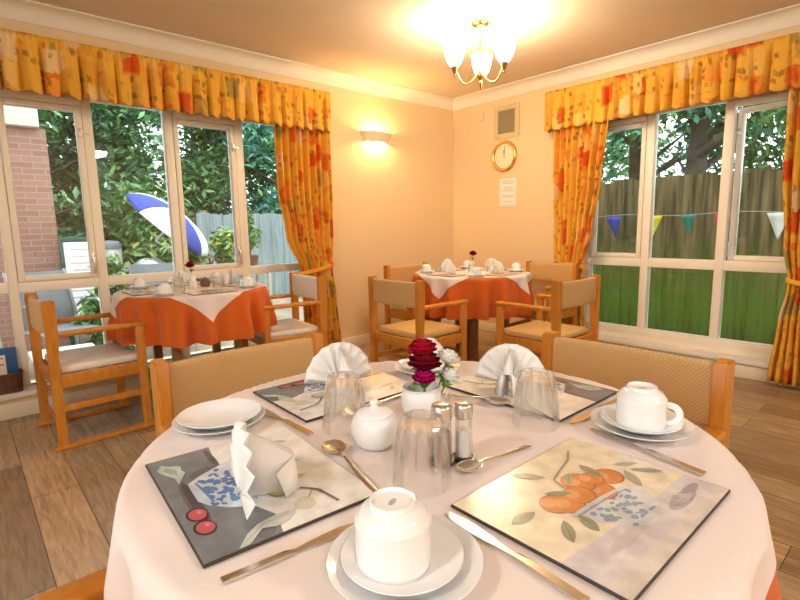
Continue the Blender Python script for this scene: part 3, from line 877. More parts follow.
ZT = T0+.0006
bowl_mat.put((.302, .683, ZT), R(-90-4), 'placemat printed with blue bowl and red fruits, under the folded napkin at front left', GM)
orange_mat.put((.622, .306, ZT), R(0), 'placemat printed with a bowl of oranges at front right', GM)
bowl_mat.put((.637, .945, ZT), R(180-1), 'placemat with dark corner of red fruits behind the left tumbler, near the woven chair', GM)
bowl_mat.put((.956, .640, ZT), R(90), 'placemat with dark far strip behind the right tumbler, under the white fan napkin', GM)

# ------------------------------------------------------------------ crockery
def make_plate(r, name='plate'):
    k = r/.085
    b = MB(); pr = [(0, .004), (.045, .004), (.052, .006), (.060, .0105), (.078, .0165), (.0845, .0190), (.085, .0182), (.0835, .0168), (.076, .0130), (.058, .0070), (.050, .0010), (.047, 0), (.044, .0015), (0, .0015)]
    b.lathe([(x*k, z) for x, z in pr], 56)
    return tag(b.build(name, M['china'], None, 50), 'x', 'plate')
def make_saucer(r=.066):
    k = r/.066
    b = MB(); pr = [(0, .004), (.024, .004), (.026, .0055), (.029, .0045), (.040, .007), (.058, .0145), (.0655, .0178), (.066, .0170), (.0645, .0155), (.055, .010), (.040, .003), (.033, 0), (.030, .0015), (0, .0015)]
    b.lathe([(x*k, z) for x, z in pr], 56)
    return tag(b.build('saucer', M['china'], None, 50), 'x', 'saucer')
def make_cup():
    """tea cup standing upside down: rim at the bottom, foot ring on top"""
    b = MB()
    pr = [(.0385, .0006), (.0400, 0), (.0412, .0010), (.0415, .006), (.0416, .030), (.0418, .047), (.0424, .0500), (.0424, .0530), (.0412, .0550), (.0395, .0558), (.0388, .0572), (.0365, .0610), (.0325, .0650), (.0290, .0668), (.0268, .0680), (.0262, .0715), (.0250, .0738), (.0234, .0740), (.0222, .0725), (.0214, .0702), (0, .0698)]
    inner = [(0, .064), (.030, .0600), (.0375, .054), (.0388, .045), (.0385, .0006)]
    b.lathe(pr, 48); b.lathe(inner, 48)
    for f in b.bm.faces: f.material_index = 0
    bmesh.ops.remove_doubles(b.bm, verts=b.bm.verts, dist=1e-6)
    b.lathe([(.0075, .0), (.0075, .0002), (0, .0003)], 14, (0, 0, .0699), 1, Matrix.Diagonal((1, .45, 1, 1)))
    o = tag(b.build('cup', [M['china'], M['stamp']], None, 50), 'x', 'cup')
    h = MB(); pts = []
    for k in range(13):
        a = -PI/2+PI*k/12
        pts.append((.0405+.023*math.cos(a)**.8 if 0 < k < 12 else .0405, 0, .024+.017*math.sin(a)))
    h.tube(pts, [.0042]*13, 10, 0, 1.5); h.build('handle', M['china'], o, 60)
    return o
plate = Proto(make_plate(.0865)); small_plate = Proto(make_plate(.0785)); saucer = Proto(make_saucer(.068)); cup = Proto(make_cup())
GP, GS, GC = 'white plates', 'white saucers', 'upside-down white cups'
def cupset(x, y, rz, lab, scale=None):
    k = scale or 1
    plate.put((x, y, ZT), 0, 'white plate under a saucer and upside-down cup, '+lab, GP, scale)
    saucer.put((x, y, ZT+.0062*k), 0, 'white saucer under an upside-down cup, '+lab, GS, scale)
    cup.put((x, y, ZT+(.0062+.0058)*k), rz, 'white cup turned upside down, '+lab, GC, scale)
# front of the near table
plate.put((.335, .378, ZT), 0, 'white plate under the front-most cup, at the bottom edge of the photo', GP)
saucer.put((.333, .380, ZT+.0062), 0, 'white saucer directly under the front-most upside-down cup', GS)
cup.put((.326, .387, ZT+.0120), R(25), 'large white cup upside down at the front centre of the near table', GC)
cupset(.905, .362, R(-60), 'at the right edge of the near table')
cupset(.892, .905, R(40), 'behind the roses on the near table')
plate.put((.350, .934, ZT), 0, 'lower white plate of the empty pair at the left of the near table', GP)
small_plate.put((.352, .938, ZT+.0066), 0, 'upper white plate of the empty pair at the left of the near table', GP)

# sugar bowl
t = thing('sugar_bowl', 'white china sugar bowl with knobbed lid in the middle of the near table', 'sugar bowl', (.515, .655, ZT))
b = MB(); b.lathe([(0, .002), (.024, .002), (.027, 0), (.030, .001), (.0385, .012), (.0425, .027), (.0415, .042), (.036, .054), (.031, .0575), (.029, .0565), (.034, .050), (.038, .036), (.036, .016), (0, .008)], 48); b.build('bowl', M['china'], t, 60)
b = MB(); b.lathe([(.030, .0568), (.0325, .0578), (.0325, .0595), (.030, .0610), (.020, .0665), (.0085, .0690), (.006, .0715), (.0072, .0750), (.0085, .0775), (.0075, .0805), (.004, .0825), (0, .0830)], 40)
b.lathe([(0, .0565), (.030, .0568)], 40); b.build('lid', M['china'], t, 60)

# tumblers, upside down, with pressed facets
def make_tumbler():
    b = MB()
    fac = lambda i, k: 1-(.10, .13, .13, .12, .11, .10, .09)[k-3]*abs(math.sin(PI*i/6))**.65 if 3 <= k <= 9 else 1
    pr = [(.0405, 0), (.0418, .001), (.0415, .012), (.0402, .030), (.0385, .050), (.0365, .066), (.0340, .080), (.0315, .090), (.0298, .096), (.0280, .0985), (.0240, .0990), (.0190, .0965), (0, .0955)]
    b.lathe(pr, 60, facet=fac)
    inn = [(.0405, 0), (.0398, .012), (.0385, .030), (.0362, .050), (.0335, .066), (.0300, .078), (.0255, .0835), (0, .085)]
    b.lathe(inn, 60)
    bmesh.ops.remove_doubles(b.bm, verts=b.bm.verts, dist=1e-6)
    o = b.build('tumbler', M['glass'], None, 22)
    return tag(o, 'x', 'glass')
tumbler = Proto(make_tumbler()); GG = 'upside-down tumblers'
tumbler.put((.483, .503, ZT), 0, 'clear tumbler upside down in front of the vase and shakers', GG, 1.06)
tumbler.put((.520, .752, ZT), .4, 'clear tumbler upside down left of the white sugar bowl', GG, 1.06)
tumbler.put((.795, .512, ZT), .8, 'clear tumbler upside down on the right, before the fan napkin', GG, 1.06)

# salt and pepper in a small stand
st = thing('cruet_stand', 'small black cruet stand with a wire handle holding the shakers', 'stand', (.567, .518, ZT))
b = MB(); b.lathe([(0, 0), (.0185, 0), (.0195, .002), (.0195, .006), (.0165, .006), (.0165, .0035), (0, .0035)], 28, (-.0185, .007, 0)); b.lathe([(0, 0), (.0185, 0), (.0195, .002), (.0195, .006), (.0165, .006), (.0165, .0035), (0, .0035)], 28, (.0185, -.007, 0))
b.box(-.008, .008, -.008, .008, 0, .005, .001); b.build('base', M['black'], st, 50)
b = MB(); pts = [(.002, .010, .004), (.002, .012, .05), (.002, .012, .095), (-.004, .011, .108), (.002, .010, .120), (.008, .011, .108), (.003, .012, .096)]
b.tube(pts, .0014, 8); b.build('handle', M['metal'], st, 60)
def shaker(x, y, cont, lab, name):
    t = thing(name, lab, 'shaker', (x, y, ZT+.0040))
    b = MB(); b.lathe([(0, 0), (.0142, 0), (.015, .002), (.0148, .03), (.0140, .06), (.0132, .072), (.0120, .072), (.0128, .03), (.0130, .003), (0, .0025)], 24); b.build('glass_body', M['glass'], t, 50)
    b = MB(); b.lathe([(0, .003), (.0125, .0035), (.0122, .03), (.0118, .048), (0, .050)], 24); b.build('filling', cont, t, 50)
    b = MB(); b.lathe([(.0145, .068), (.0150, .070), (.0152, .087), (.0143, .0905), (.011, .0925), (0, .0930)], 24)
    b.lathe([(0, .0685), (.0145, .068)], 24)
    for k in range(6): b.lathe([(0, .0002), (.0009, 0)], 6, (.005*math.cos(k*PI/3), .005*math.sin(k*PI/3), .0929), 1)
    b.build('cap', [M['metal'], M['black']], t, 50)
    return t
shaker(.567-.0185, .525, M['pepper'], 'glass pepper shaker with steel cap, left of the salt', 'pepper_shaker').scale = (1.12, 1.12, 1.04)
shaker(.567+.0185, .511, M['salt'], 'glass salt shaker with steel cap, right of the pepper', 'salt_shaker')

# cutlery (lies along +x)
def make_knife():
    b = MB(); L = .205
    up = []; dn = []
    for k in range(15):
        s = k/14; x = L*s
        if s < .46: h = .0062-.0018*s; c = 0
        elif s < .52: h = .0040; c = 0
        else:
            q = (s-.52)/.48; h = .0040+.0058*math.sin(min(1, q*1.5)*PI/2)*(1-max(0, q-.72)/.28*.93); c = .002*q
        up.append((x-L/2, c+h)); dn.append((x-L/2, c-h*(.9 if s > .52 else 1)))
    b.prism(up+dn[::-1], .0006, .0030)
    for v in b.bm.verts:
        s = (v.co.x+L/2)/L
        if s < .5 and v.co.z > .002: v.co.z += .0022
    b.bm.normal_update()
    bmesh.ops.bevel(b.bm, geom=[e for e in b.bm.edges], offset=.0007, segments=2, affect='EDGES')
    return tag(b.build('knife', M['cutlery'], None, 50), 'x', 'knife')
def make_spoon():
    b = MB(); L = .19; bl = .056
    def bowl(u, v):
        x = -1+2*u; w = .0215*math.sqrt(max(0, 1-x*x))*(1-.12*x)
        y = (v-.5)*2*w
        dep = .0085*(1-x*x)*(1-((v-.5)*2)**2)
        return Vector((L/2-bl/2+bl/2*x, y, .0102-dep))
    b.grid(bowl, 16, 10)
    pts = [(L/2-bl+.003, 0, .0095), (L/2-bl-.012, 0, .0105), (L/2-bl-.04, 0, .008), (-.02, 0, .0055), (-L/2+.03, 0, .0040), (-L/2, 0, .0036)]
    b.tube(pts, [.0035, .0030, .0034, .0046, .0066, .0060], 10, 0, .38)
    o = b.build('spoon', M['cutlery'], None, 60)
    o.modifiers.new('thickness', 'SOLIDIFY').thickness = .0012
    return tag(o, 'x', 'spoon')
knife = Proto(make_knife()); spoon = Proto(make_spoon()); GK, GO = 'table knives', 'spoons'
def ang(a, c): return math.atan2(c[1]-a[1], c[0]-a[0])
knife.put((.443, .318, ZT), ang((.434, .222), (.450, .414)), 'table knife between the front cup and the oranges placemat', GK)
knife.put((.826, .325, ZT), ang((.805, .214), (.852, .436)), 'table knife right of the oranges placemat, beside the cup', GK)
knife.put((.262, .490, ZT), ang((.16, .500), (.36, .480)), 'table knife lying below the placemat with the blue bowl', GK, .85)
knife.put((.449, .870, ZT), R(92), 'table knife with brown reflection left of the back placemat, near the stacked plates', GK)
knife.put((.945, .463, ZT), R(178), 'table knife at the edge of the fan napkin placemat, behind the right cup', GK)
spoon.put((.432, .615, ZT), ang((.411, .529), (.448, .697)), 'large spoon in front of the sugar bowl, its bowl pointing to the left tumbler', GO)
spoon.put((.618, .472, ZT), ang((.697, .459), (.535, .478)), 'small spoon in front of the salt shaker, pointing left', GO, .86)
spoon.put((.806, .690, ZT), R(-72), 'spoon lying left of the fan napkin placemat, behind the salt', GO)
spoon.put((.640, .803, ZT), R(185), 'spoon lying behind the sugar bowl, left of the vase', GO)

# napkins pleated into standing fans (fan faces -y, the stand folds out to +y)
def make_fan():
    b = MB(); n = 18; Rr = .078; rows = 7; V = []
    for i in range(n+1):
        a = R(6)+R(168)*i/n; zig = 1 if i % 2 else -1; col = []
        for j in range(rows+1):
            s = j/rows; rad = .006+(Rr-.006)*s
            if j == rows: rad *= 1+.004*zig
            dep = zig*.0042*(.4+s*.7)
            col.append(b.bm.verts.new((rad*math.cos(a), dep+.018*s*math.sin(a)*.4, .004+rad*math.sin(a)*1.18)))
        V.append(col)
    for i in range(n):
        for j in range(rows): b.bm.faces.new((V[i][j], V[i+1][j], V[i+1][j+1], V[i][j+1]))
    o = b.build('fan_napkin', M['napkin'], None, 20)
    o.modifiers.new('thickness', 'SOLIDIFY').thickness = .0016
    s = MB()
    # stand: a folded upright flap behind the pleats
    for sx in (-1, 1):
        q = [(sx*.0015, .009, .085), (sx*.003, .010, .0006), (sx*.012, .070, .0006), (sx*.008, .066, .045)]
        s.poly(q)
        s.poly([(sx*.008, .066, .045), (sx*.012, .070, .0006), (sx*.026, .050, .0006), (sx*.020, .040, .030)])
    s.poly([(-.0015, .009, .085), (.0015, .009, .085), (.008, .066, .045), (-.008, .066, .045)])
    f = s.build('stand_flap', M['napkin'], o, 20); f.modifiers.new('thickness', 'SOLIDIFY').thickness = .0014
    return tag(o, 'x', 'napkin')
fan = Proto(make_fan()); GN = 'white fan napkins'
ZM = ZT+.0066
fan.put((.262, .640, ZM), R(-106), 'white fan napkin seen edge-on on the blue bowl placemat', GN, 1.12)
fan.put((.652, .963, ZM), R(180-15), 'white fan napkin standing behind the left tumbler', GN, 1.1)
fan.put((.930, .668, ZM), R(120), 'white fan napkin standing behind the right tumbler', GN, 1.08)

# ------------------------------------------------------------------ flowers
def make_flower(name, pm, head_r, stem_h, lab, cat='flower', petals=((5, .35, .95), (6, .62, .92), (7, .90, .80), (6, 1.0, .55)), leafs=2, seed=0):
    """stem foot at the origin, head on top"""
    rnd = random.Random(seed)
    t = thing(name, lab, cat)
    b = MB()
    for n, rr, up in petals:
        off = rnd.uniform(0, 6)
        for k in range(n):
            a0 = off+2*PI*k/n+rnd.uniform(-.12, .12); half = PI/n*1.35
            tilt = rnd.uniform(.9, 1.1)
            def pf(u, v):
                a = a0+(u-.5)*2*half*(1-.35*v*v)
                rad = head_r*rr*tilt*(.18+.82*math.sin(v*PI*.55))
                z = head_r*(1.05*up*v**1.1*1.25-.25)-head_r*.18*(v**4)*rr*2
                rad += head_r*.06*math.sin(u*PI*3)*v
                return Vector((rad*math.cos(a), rad*math.sin(a), stem_h+z))
            b.grid(pf, 6, 6)
    o = b.build('petals', pm, t, 70); o.modifiers.new('thickness', 'SOLIDIFY').thickness = .0008
    b = MB(); b.tube([(0, 0, 0), (.002, .001, stem_h*.5), (0, 0, stem_h)], .0017, 7)
    b.lathe([(0, -.008), (.004, -.006), (.006, .002), (.003, .006)], 10, (0, 0, stem_h-.003)); b.build('stem', M['stem'], t)
    for k in range(leafs):
        a = rnd.uniform(0, 6.28); b = MB()
        def lf(u, v):
            x = .032*u; w = .010*math.sin(PI*min(1, u*.97+.03))**.8
            y = (v-.5)*2*w; z = stem_h*.72+.018*math.sin(u*2.2)+.12*abs(y)
            return Vector((x*math.cos(a)-y*math.sin(a), x*math.sin(a)+y*math.cos(a), z))
        b.grid(lf, 8, 4); q = b.build('leaf', M['stem'], t, 70); q.modifiers.new('thickness', 'SOLIDIFY').thickness = .0006
    return t
def put_flower(t, base, lean, az):
    t.location = base
    t.rotation_euler = Matrix.Rotation(az, 3, 'Z').to_euler()
    t.rotation_euler = (Matrix.Rotation(az, 3, 'Z') @ Matrix.Rotation(lean, 3, 'Y')).to_euler()
VX, VY = .676, .704
b = MB(); b.lathe([(0, .003), (.026, .003), (.029, 0), (.033, .001), (.039, .012), (.0415, .026), (.0415, .048), (.0395, .060), (.0375, .064), (.0375, .068), (.0395, .072), (.0375, .0725), (.0350, .068), (.035, .063), (.037, .056), (.039, .040), (.036, .014), (0, .007)], 44)
o = tag(b.build('vase', M['china'], None, 60, (VX, VY, ZT)), 'white china vase of roses in the middle of the near table', 'vase').scale = (1, 1, .8)
vb = ZT+.0085
F = [('rose', M['redrose'], .030, .121, 'red rose at the top of the bouquet on the near table', 1, (VX+.010, VY-.006), .06, 2.4),
     ('rose', M['darkrose'], .034, .094, 'dark crimson rose in the middle of the bouquet', 1, (VX-.002, VY-.008), .04, -.9),
     ('rose', M['pinkrose'], .024, .072, 'magenta pink flower low in the bouquet', 4, (VX-.010, VY-.014), .15, -2.0),
     ('carnation', M['whitepetal'], .024, .108, 'white flower at the upper right of the roses', 1, (VX+.016, VY-.008), .36, -.6),
     ('carnation', M['whitepetal'], .022, .076, 'white flower at the lower right of the roses', 2, (VX+.014, VY-.014), .50, -.8)]
for i, (nm, pm, hr, sh, lab, lf, (x, y), lean, az) in enumerate(F):
    t = make_flower(nm, pm, hr, sh, lab, 'flower', leafs=lf, seed=i+3); put_flower(t, (x, y, vb), lean, az); t['group'] = 'bouquet in the white vase'

# ------------------------------------------------------------------ far tables: settings
def vase_small():
    b = MB(); b.lathe([(0, .002), (.020, .002), (.024, 0), (.027, .010), (.026, .035), (.020, .060), (.016, .085), (.019, .092), (.0165, .0915), (.013, .085), (.016, .060), (.022, .035), (.022, .012), (0, .006)], 28)
    return tag(b.build('bud_vase', M['china'], None, 60), 'x', 'vase')
bud = Proto(vase_small())
sug2 = None
def far_table(c, nm, sides, sc, seed):
    def W_(lx, ly): return (c[0]+lx, c[1]+ly)
    dirs = {'left': (-1, 0, -90), 'right': (1, 0, 90), 'near': (0, -1, 0), 'far': (0, 1, 180)}
    for i, s in enumerate(('left', 'right', 'near', 'far')):
        dx, dy, rz = dirs[s]; x, y = W_(dx*.292, dy*.292)
        (bowl_mat if (i % 2) else orange_mat).put((x, y, ZT), R(rz), 'printed placemat on the %s side of the %s' % (s, nm), GM, .86)
        if s in sides:
            fan.put((x-dx*.02, y-dy*.02, ZT+.006), R(rz), 'white fan napkin standing on the %s side of the %s' % (s, nm), GN, 1.0)
    for (lx, ly, lab) in ((-.255, -.262, 'front left'), (.262, -.255, 'front right'), (-.262, .255, 'back left'), (.255, .262, 'back right')):
        x, y = W_(lx, ly); cupset(x, y, seed+lx*5, '%s of the %s' % (lab, nm), .84)
    x, y = W_(0, 0); bud.put((x, y, ZT), 0, 'slim white bud vase in the middle of the %s' % nm)
    t = make_flower('rose', M['darkrose'], .034, .140, 'single dark red flower standing on the %s' % nm, 'flower', leafs=2, seed=seed); put_flower(t, (x, y, ZT+.0065), .10, seed)
    x, y = W_(.13, -.10); tumbler.put((x, y, ZT), .3, 'clear tumbler upside down right of the vase on the %s' % nm, GG, .9)
    x, y = W_(-.13, -.12); tumbler.put((x, y, ZT), .7, 'clear tumbler upside down left of the vase on the %s' % nm, GG, .9)
far_table(CW, 'window table', ('right', 'far'), .86, 2)
far_table(CC, 'corner table', ('left', 'near', 'right', 'far'), .86, 5)
x, y = CW[0]+.09, CW[1]+.03
t = thing('sugar_bowl', 'small brown pot beside the vase on the window table', 'pot', (x, y, ZT))
b = MB(); b.lathe([(0, 0), (.026, 0), (.033, .012), (.034, .03), (.028, .046), (.026, .045), (.030, .03), (.028, .012), (0, .006)], 28); b.build('bowl', M['terracotta'], t, 60)
b = MB(); b.lathe([(.029, .046), (.029, .049), (.018, .056), (.005, .058), (.007, .064), (0, .066)], 24); b.build('lid', M['terracotta'], t, 60)

# ------------------------------------------------------------------ things on the walls
# air vent
t = thing('air_vent', 'square beige air vent high on the corner wall above the clock', 'vent', (XR-.0005, 3.142, 2.168))
b = MB(); w = .152; h = .160
b.box(-.014, 0, -w, -w+.05, -h, h, .003); b.box(-.014, 0, w-.05, w, -h, h, .003); b.box(-.014, 0, -w+.05, w-.05, h-.05, h, .003); b.box(-.014, 0, -w+.05, w-.05, -h, -h+.05, .003); b.build('vent_frame', M['vent'], t)
b = MB(); b.box(-.002, 0, -w+.05, w-.05, -h+.05, h-.05)
for k in range(11):
    z = -h+.06+k*(2*h-.12)/10
    b.box(-.012, -.002, -w+.05, w-.05, z-.003, z+.003, 0, 1, 0)
b.build('louvre', M['ventdark'], t)
# clock
t = thing('wall_clock', 'round gold-rimmed wall clock with cream face beside the curtain', 'clock', (XR-.0005, 3.158, 1.836))
T = Matrix.Rotation(-PI/2, 4, 'Y')
b = MB(); b.lathe([(0, 0), (.146, 0), (.150, .006), (.150, .020), (.142, .034), (.130, .036), (.120, .026), (.117, .016)], 56, mtx=T); b.build('rim', M['brass'], t, 60)
b = MB(); b.lathe([(0, .014), (.119, .014)], 56, mtx=T)
b.build('dial', M['clockface'], t)
b = MB()
for k in range(12):
    a = k*PI/6; L = .018 if k % 3 == 0 else .011
    b.box(-.0155, -.0145, -.0022, .0022, .105-L, .105, 0, 1, 0, Matrix.Rotation(a, 4, 'X'))
b.build('hour_marks', M['ink'], t, 0)
for nm, L, w, a in (('hour_hand', .058, .0045, R(-4)), ('minute_hand', .088, .003, R(3))):
    b = MB(); b.box(-.0175, -.0165, -w, w, -.015, L, 0, 1, 0, Matrix.Rotation(a, 4, 'X')); b.build(nm, M['black'], t, 0)
b = MB(); b.lathe([(0, .0145), (.007, .0145), (.007, .0195), (0, .020)], 16, mtx=T); b.build('hub', M['brass'], t)
# notice
t = thing('paper_notice', 'white paper notice with a few lines pinned below the clock', 'notice', (XR-.0005, 3.118, 1.480))
b = MB(); b.box(-.0012, 0, -.100, .100, -.135, .135); b.build('sheet', M['paper'], t, 0)
b = MB(); r = random.Random(2)
for z in (.105, .085, .045, .028, .011, -.035, -.052, -.095):
    w = r.uniform(.045, .08); b.box(-.0016, -.0012, -w, w, z-.004, z+.004)
b.build('print_lines', M['faint'], t, 0)
# small plate near the corner
b = MB(); b.box(-.012, 0, -.035, .035, -.045, .045, .004); o = b.build('sensor_plate', M['wall'], None, 40, (XR-.0005, 3.47, 2.265)); tag(o, 'small square cream sensor plate left of the air vent', 'wall plate')
# wall lamp: a half-bowl uplighter
t = thing('wall_lamp', 'cream half-bowl wall lamp glowing on the wall right of the left window', 'lamp', (3.135, YL-.0005, 2.0))
b = MB()
def shell(u, v):
    a = PI*u; zz = -.045+.088*v; rx = .135+.055*v; ry = .075+.045*v
    return Vector((rx*math.cos(a), -ry*math.sin(a), zz))
b.grid(shell, 28, 6); o = b.build('shade', M['ceramic'], t, 60); o.modifiers.new('thickness', 'SOLIDIFY').thickness = .006
b = MB(); b.box(-.05, .05, -.012, 0, -.035, .03, .003); b.build('back_plate', M['ceramic'], t)
b = MB(); b.lathe([(0, -.028), (.014, -.024), (.018, -.008), (.014, .008), (.008, .016), (0, .018)], 14, (0, -.045, -.002)); b.build('bulb', M['bulb'], t)

# ------------------------------------------------------------------ chandelier
def make_chandelier(lab):
    t = thing('chandelier', lab, 'ceiling light', (0, 0, 0))
    b = MB(); b.lathe([(0, 0), (.062, 0), (.064, -.008), (.056, -.020), (.030, -.030), (.012, -.034), (0, -.034)], 32); b.build('ceiling_rose', M['brass'], t, 50)
    b = MB(); b.tube([(0, 0, -.03), (0, 0, -.29)], .007, 12); b.lathe([(0, -.29), (.012, -.29), (.020, -.305), (.026, -.325), (.020, -.352), (.010, -.365), (.006, -.375), (.009, -.382), (0, -.39)], 24); b.build('stem', M['brass'], t, 50)
    for k in range(3):
        a = R(36)+k*2*PI/3; ca, sa = math.cos(a), math.sin(a)
        pts = []
        for q in range(13):
            s = q/12; rad = .018+.168*s; z = -.330-.075*math.sin(PI*s*.92)*(1-.1*s)-.0+.035*max(0, s-.7)/.3
            pts.append((rad*ca, rad*sa, z))
        pts.append((.188*ca, .188*sa, -.305))
        b = MB(); b.tube(pts, .0058, 10); ar = b.build('arm', M['brass'], t, 60)
        b = MB(); b.lathe([(0, -.275), (.004, -.27), (.0075, -.26), (.004, -.252), (.010, -.245), (.022, -.215), (.024, -.205), (.0, -.205)], 20, (.188*ca, .188*sa, -.09)); b.build('cup_holder', M['bronze'], ar, 50)
        b = MB(); b.lathe([(.020, -.205), (.034, -.195), (.052, -.165), (.064, -.125), (.069, -.090), (.072, -.065), (.070, -.064), (.066, -.090), (.060, -.125), (.048, -.163), (.030, -.192), (0, -.198)], 28, (.188*ca, .188*sa, -.09)); b.build('lamp_shade', M['shade'], ar, 60)
    return t
ch = Proto(make_chandelier('x'))
ch.put((2.80, 2.30, ZC-.0005), 0, 'brass three-arm ceiling chandelier with glowing white bell shades', 'ceiling chandeliers')

# ------------------------------------------------------------------ basket of leaflets on the sill
t = thing('wicker_basket', 'dark wicker basket of leaflets on the sill at the left edge', 'basket', (.095, YL+.055, .1625))
b = MB()
def wk(u, v):
    a = 2*PI*u
    sx = math.copysign(abs(math.cos(a))**.4, math.cos(a)); sy = math.copysign(abs(math.sin(a))**.4, math.sin(a))
    k = 1+.06*v+.012*math.sin(a*26+(int(v*10) % 2)*PI)
    return Vector((.125*sx*k, .062*sy*k, .115*v+.002*math.sin(v*10*PI*2)))
b.grid(wk, 130, 30, closed=True); b.box(-.118, .118, -.056, .056, 0, .006); b.build('woven_body', M['wicker'], t, 50)
b = MB(); pts = [wk(i/40, 1.0)+Vector((0, 0, .004)) for i in range(41)]; b.tube(pts, .007, 8, cap=False); b.build('rim', M['wicker'], t, 60)
b = MB(); b.box(-.09, .095, .018, .034, .012, .275, .002); o = tag(b.build('folder', M['folder'], None, 40, (.120, YL+.055, .163)), 'blue card folder standing at the back of the wicker basket', 'folder')
o.rotation_euler = (R(-3), 0, 0)
t2 = thing('leaflet', 'white leaflet with red and grey lines in front of the blue folder', 'leaflet', (.095, YL+.062, .170)); t2.rotation_euler = (R(-3), 0, 0)
b = MB(); b.box(-.085, .06, -.002, .002, 0, .225); b.build('sheet', M['paper'], t2, 0)
b = MB()
for k, z in enumerate((.205, .185, .165, .148)): b.box(-.075, .05-.02*(k % 2), -.0026, -.002, z-.004, z+.004, 0, 1, 1 if k in (0, 2) else 0)
b.build('print_lines', [M['ink'], M['inkred']], t2, 0)

# ------------------------------------------------------------------ outside
ZG = -.10
b = MB(); b.box(-9, XR+TH+.02, YL+TH, 9.2, ZG-.1, ZG); struct(b.build('ground', M['paving'], smooth=0))
b = MB(); b.box(XR+TH+.02, 16, -7, 9.2, ZG-.1, ZG); b.box(-9, 16, 9.2, 20, ZG-.1, ZG); struct(b.build('ground', M['grass'], smooth=0))

def fence(name, lab, axis, at, u0, u1, z0, z1, m, bw=.105, post_every=1.83, seed=1, jitter=.02):
    t = thing(name, lab, 'fence', ((u0+u1)/2, at, z0) if axis == 'x' else (at, (u0+u1)/2, z0))
    off = -Vector(t.location); rnd = random.Random(seed)
    b = MB(); u = u0; k = 0
    while u < u1:
        d = .012 if k % 2 else 0; zt = z1+rnd.uniform(-jitter, jitter)
        if axis == 'x': b.box(u, u+bw, at+d, at+d+.014, z0+.03, zt, .002, 1, 0, Matrix.Translation(off))
        else: b.box(at+d, at+d+.014, u, u+bw, z0+.03, zt, .002, 1, 0, Matrix.Translation(off))
        u += bw*.93; k += 1
    for z in (z0+.3, (z0+z1)/2, z1-.25):
        if axis == 'x': b.box(u0, u1, at+.03, at+.07, z-.035, z+.035, 0, 1, 0, Matrix.Translation(off))
        else: b.box(at+.03, at+.07, u0, u1, z-.035, z+.035, 0, 1, 0, Matrix.Translation(off))
    b.build('board_panel', m, t, 0)
    u = u0+.1
    while u < u1:
        b = MB()
        if axis == 'x': b.box(u, u+.09, at+.07, at+.16, z0, z1+.03, .004, 1, 0, Matrix.Translation(off))
        else: b.box(at+.07, at+.16, u, u+.09, z0, z1+.03, .004, 1, 0, Matrix.Translation(off))
        b.build('post', m, t, 0); u += post_every
    return t
fence('board_fence', 'tall weathered board fence, greenish lower down, outside the right window', 'y', 5.75, -2.5, 6.0, ZG+.0005, 1.62, M['fence'], .125, seed=2)
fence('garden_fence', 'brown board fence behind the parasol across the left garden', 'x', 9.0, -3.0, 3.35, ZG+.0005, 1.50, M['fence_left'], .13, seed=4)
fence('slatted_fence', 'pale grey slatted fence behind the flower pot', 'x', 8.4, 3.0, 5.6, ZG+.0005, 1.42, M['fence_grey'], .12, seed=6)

def leaf_mesh(name, blobs, n, size, cols, parent, seed):
    rnd = random.Random(seed); vs = []; fs = []; cs = []
    wts = [bb[3] if not isinstance(bb[3], tuple) else bb[3][0]*bb[3][1]*bb[3][2] for bb in blobs]
    for i in range(n):
        x, y, z, rr = blobs[i % len(blobs)] if rnd.random() < .3 else rnd.choices(blobs, weights=[w**1.5 if not isinstance(w, tuple) else 1 for w in wts])[0]
        rx, ry, rz_ = rr if isinstance(rr, tuple) else (rr, rr, rr)
        while True:
            p = Vector((rnd.uniform(-1, 1), rnd.uniform(-1, 1), rnd.uniform(-1, 1)))
            if .25 < p.length < 1: break
        p = p*(.55+.45*rnd.random())/max(.55, 1)
        c = Vector((x+p.x*rx*1.2, y+p.y*ry*1.2, z+p.z*rz_*1.2))
        q = Euler((rnd.uniform(-1, 1), rnd.uniform(-1, 1), rnd.uniform(0, 6.3))).to_matrix()
        s = size*rnd.uniform(.6, 1.3); k = len(vs)
        for a in ((-s, 0, 0), (-.1*s, -.38*s, .05*s), (s, 0, -.12*s), (-.1*s, .38*s, .05*s)): vs.append(c+q @ Vector(a))
        fs.append((k, k+1, k+2, k+3)); a, bcol = rnd.choice(cols), rnd.uniform(.75, 1.25)
        cs.append(tuple(min(1, h*bcol) for h in a))
    me = bpy.data.meshes.new(name); me.from_pydata(vs, [], fs); 
    ca = me.color_attributes.new('Col', 'FLOAT_COLOR', 'CORNER')
    buf = []
    for c in cs: buf += [*c, 1]*4
    ca.data.foreach_set('color', buf)
    me.materials.append(M['leaf'])
    o = bpy.data.objects.new(name, me); COL.objects.link(o); o.parent = parent
    return o
DARK = [(.05, .15, .06), (.075, .21, .08), (.045, .12, .06), (.10, .27, .10)]
MID = [(.12, .28, .09), (.18, .37, .12), (.09, .22, .07), (.26, .45, .16)]
PALE = [(.22, .42, .26), (.30, .50, .33), (.16, .34, .18), (.36, .55, .38)]
BLUEG = [(.10, .30, .22), (.14, .38, .28), (.07, .22, .16), (.20, .46, .36)]
YEL = [(.62, .55, .03), (.70, .62, .08)]
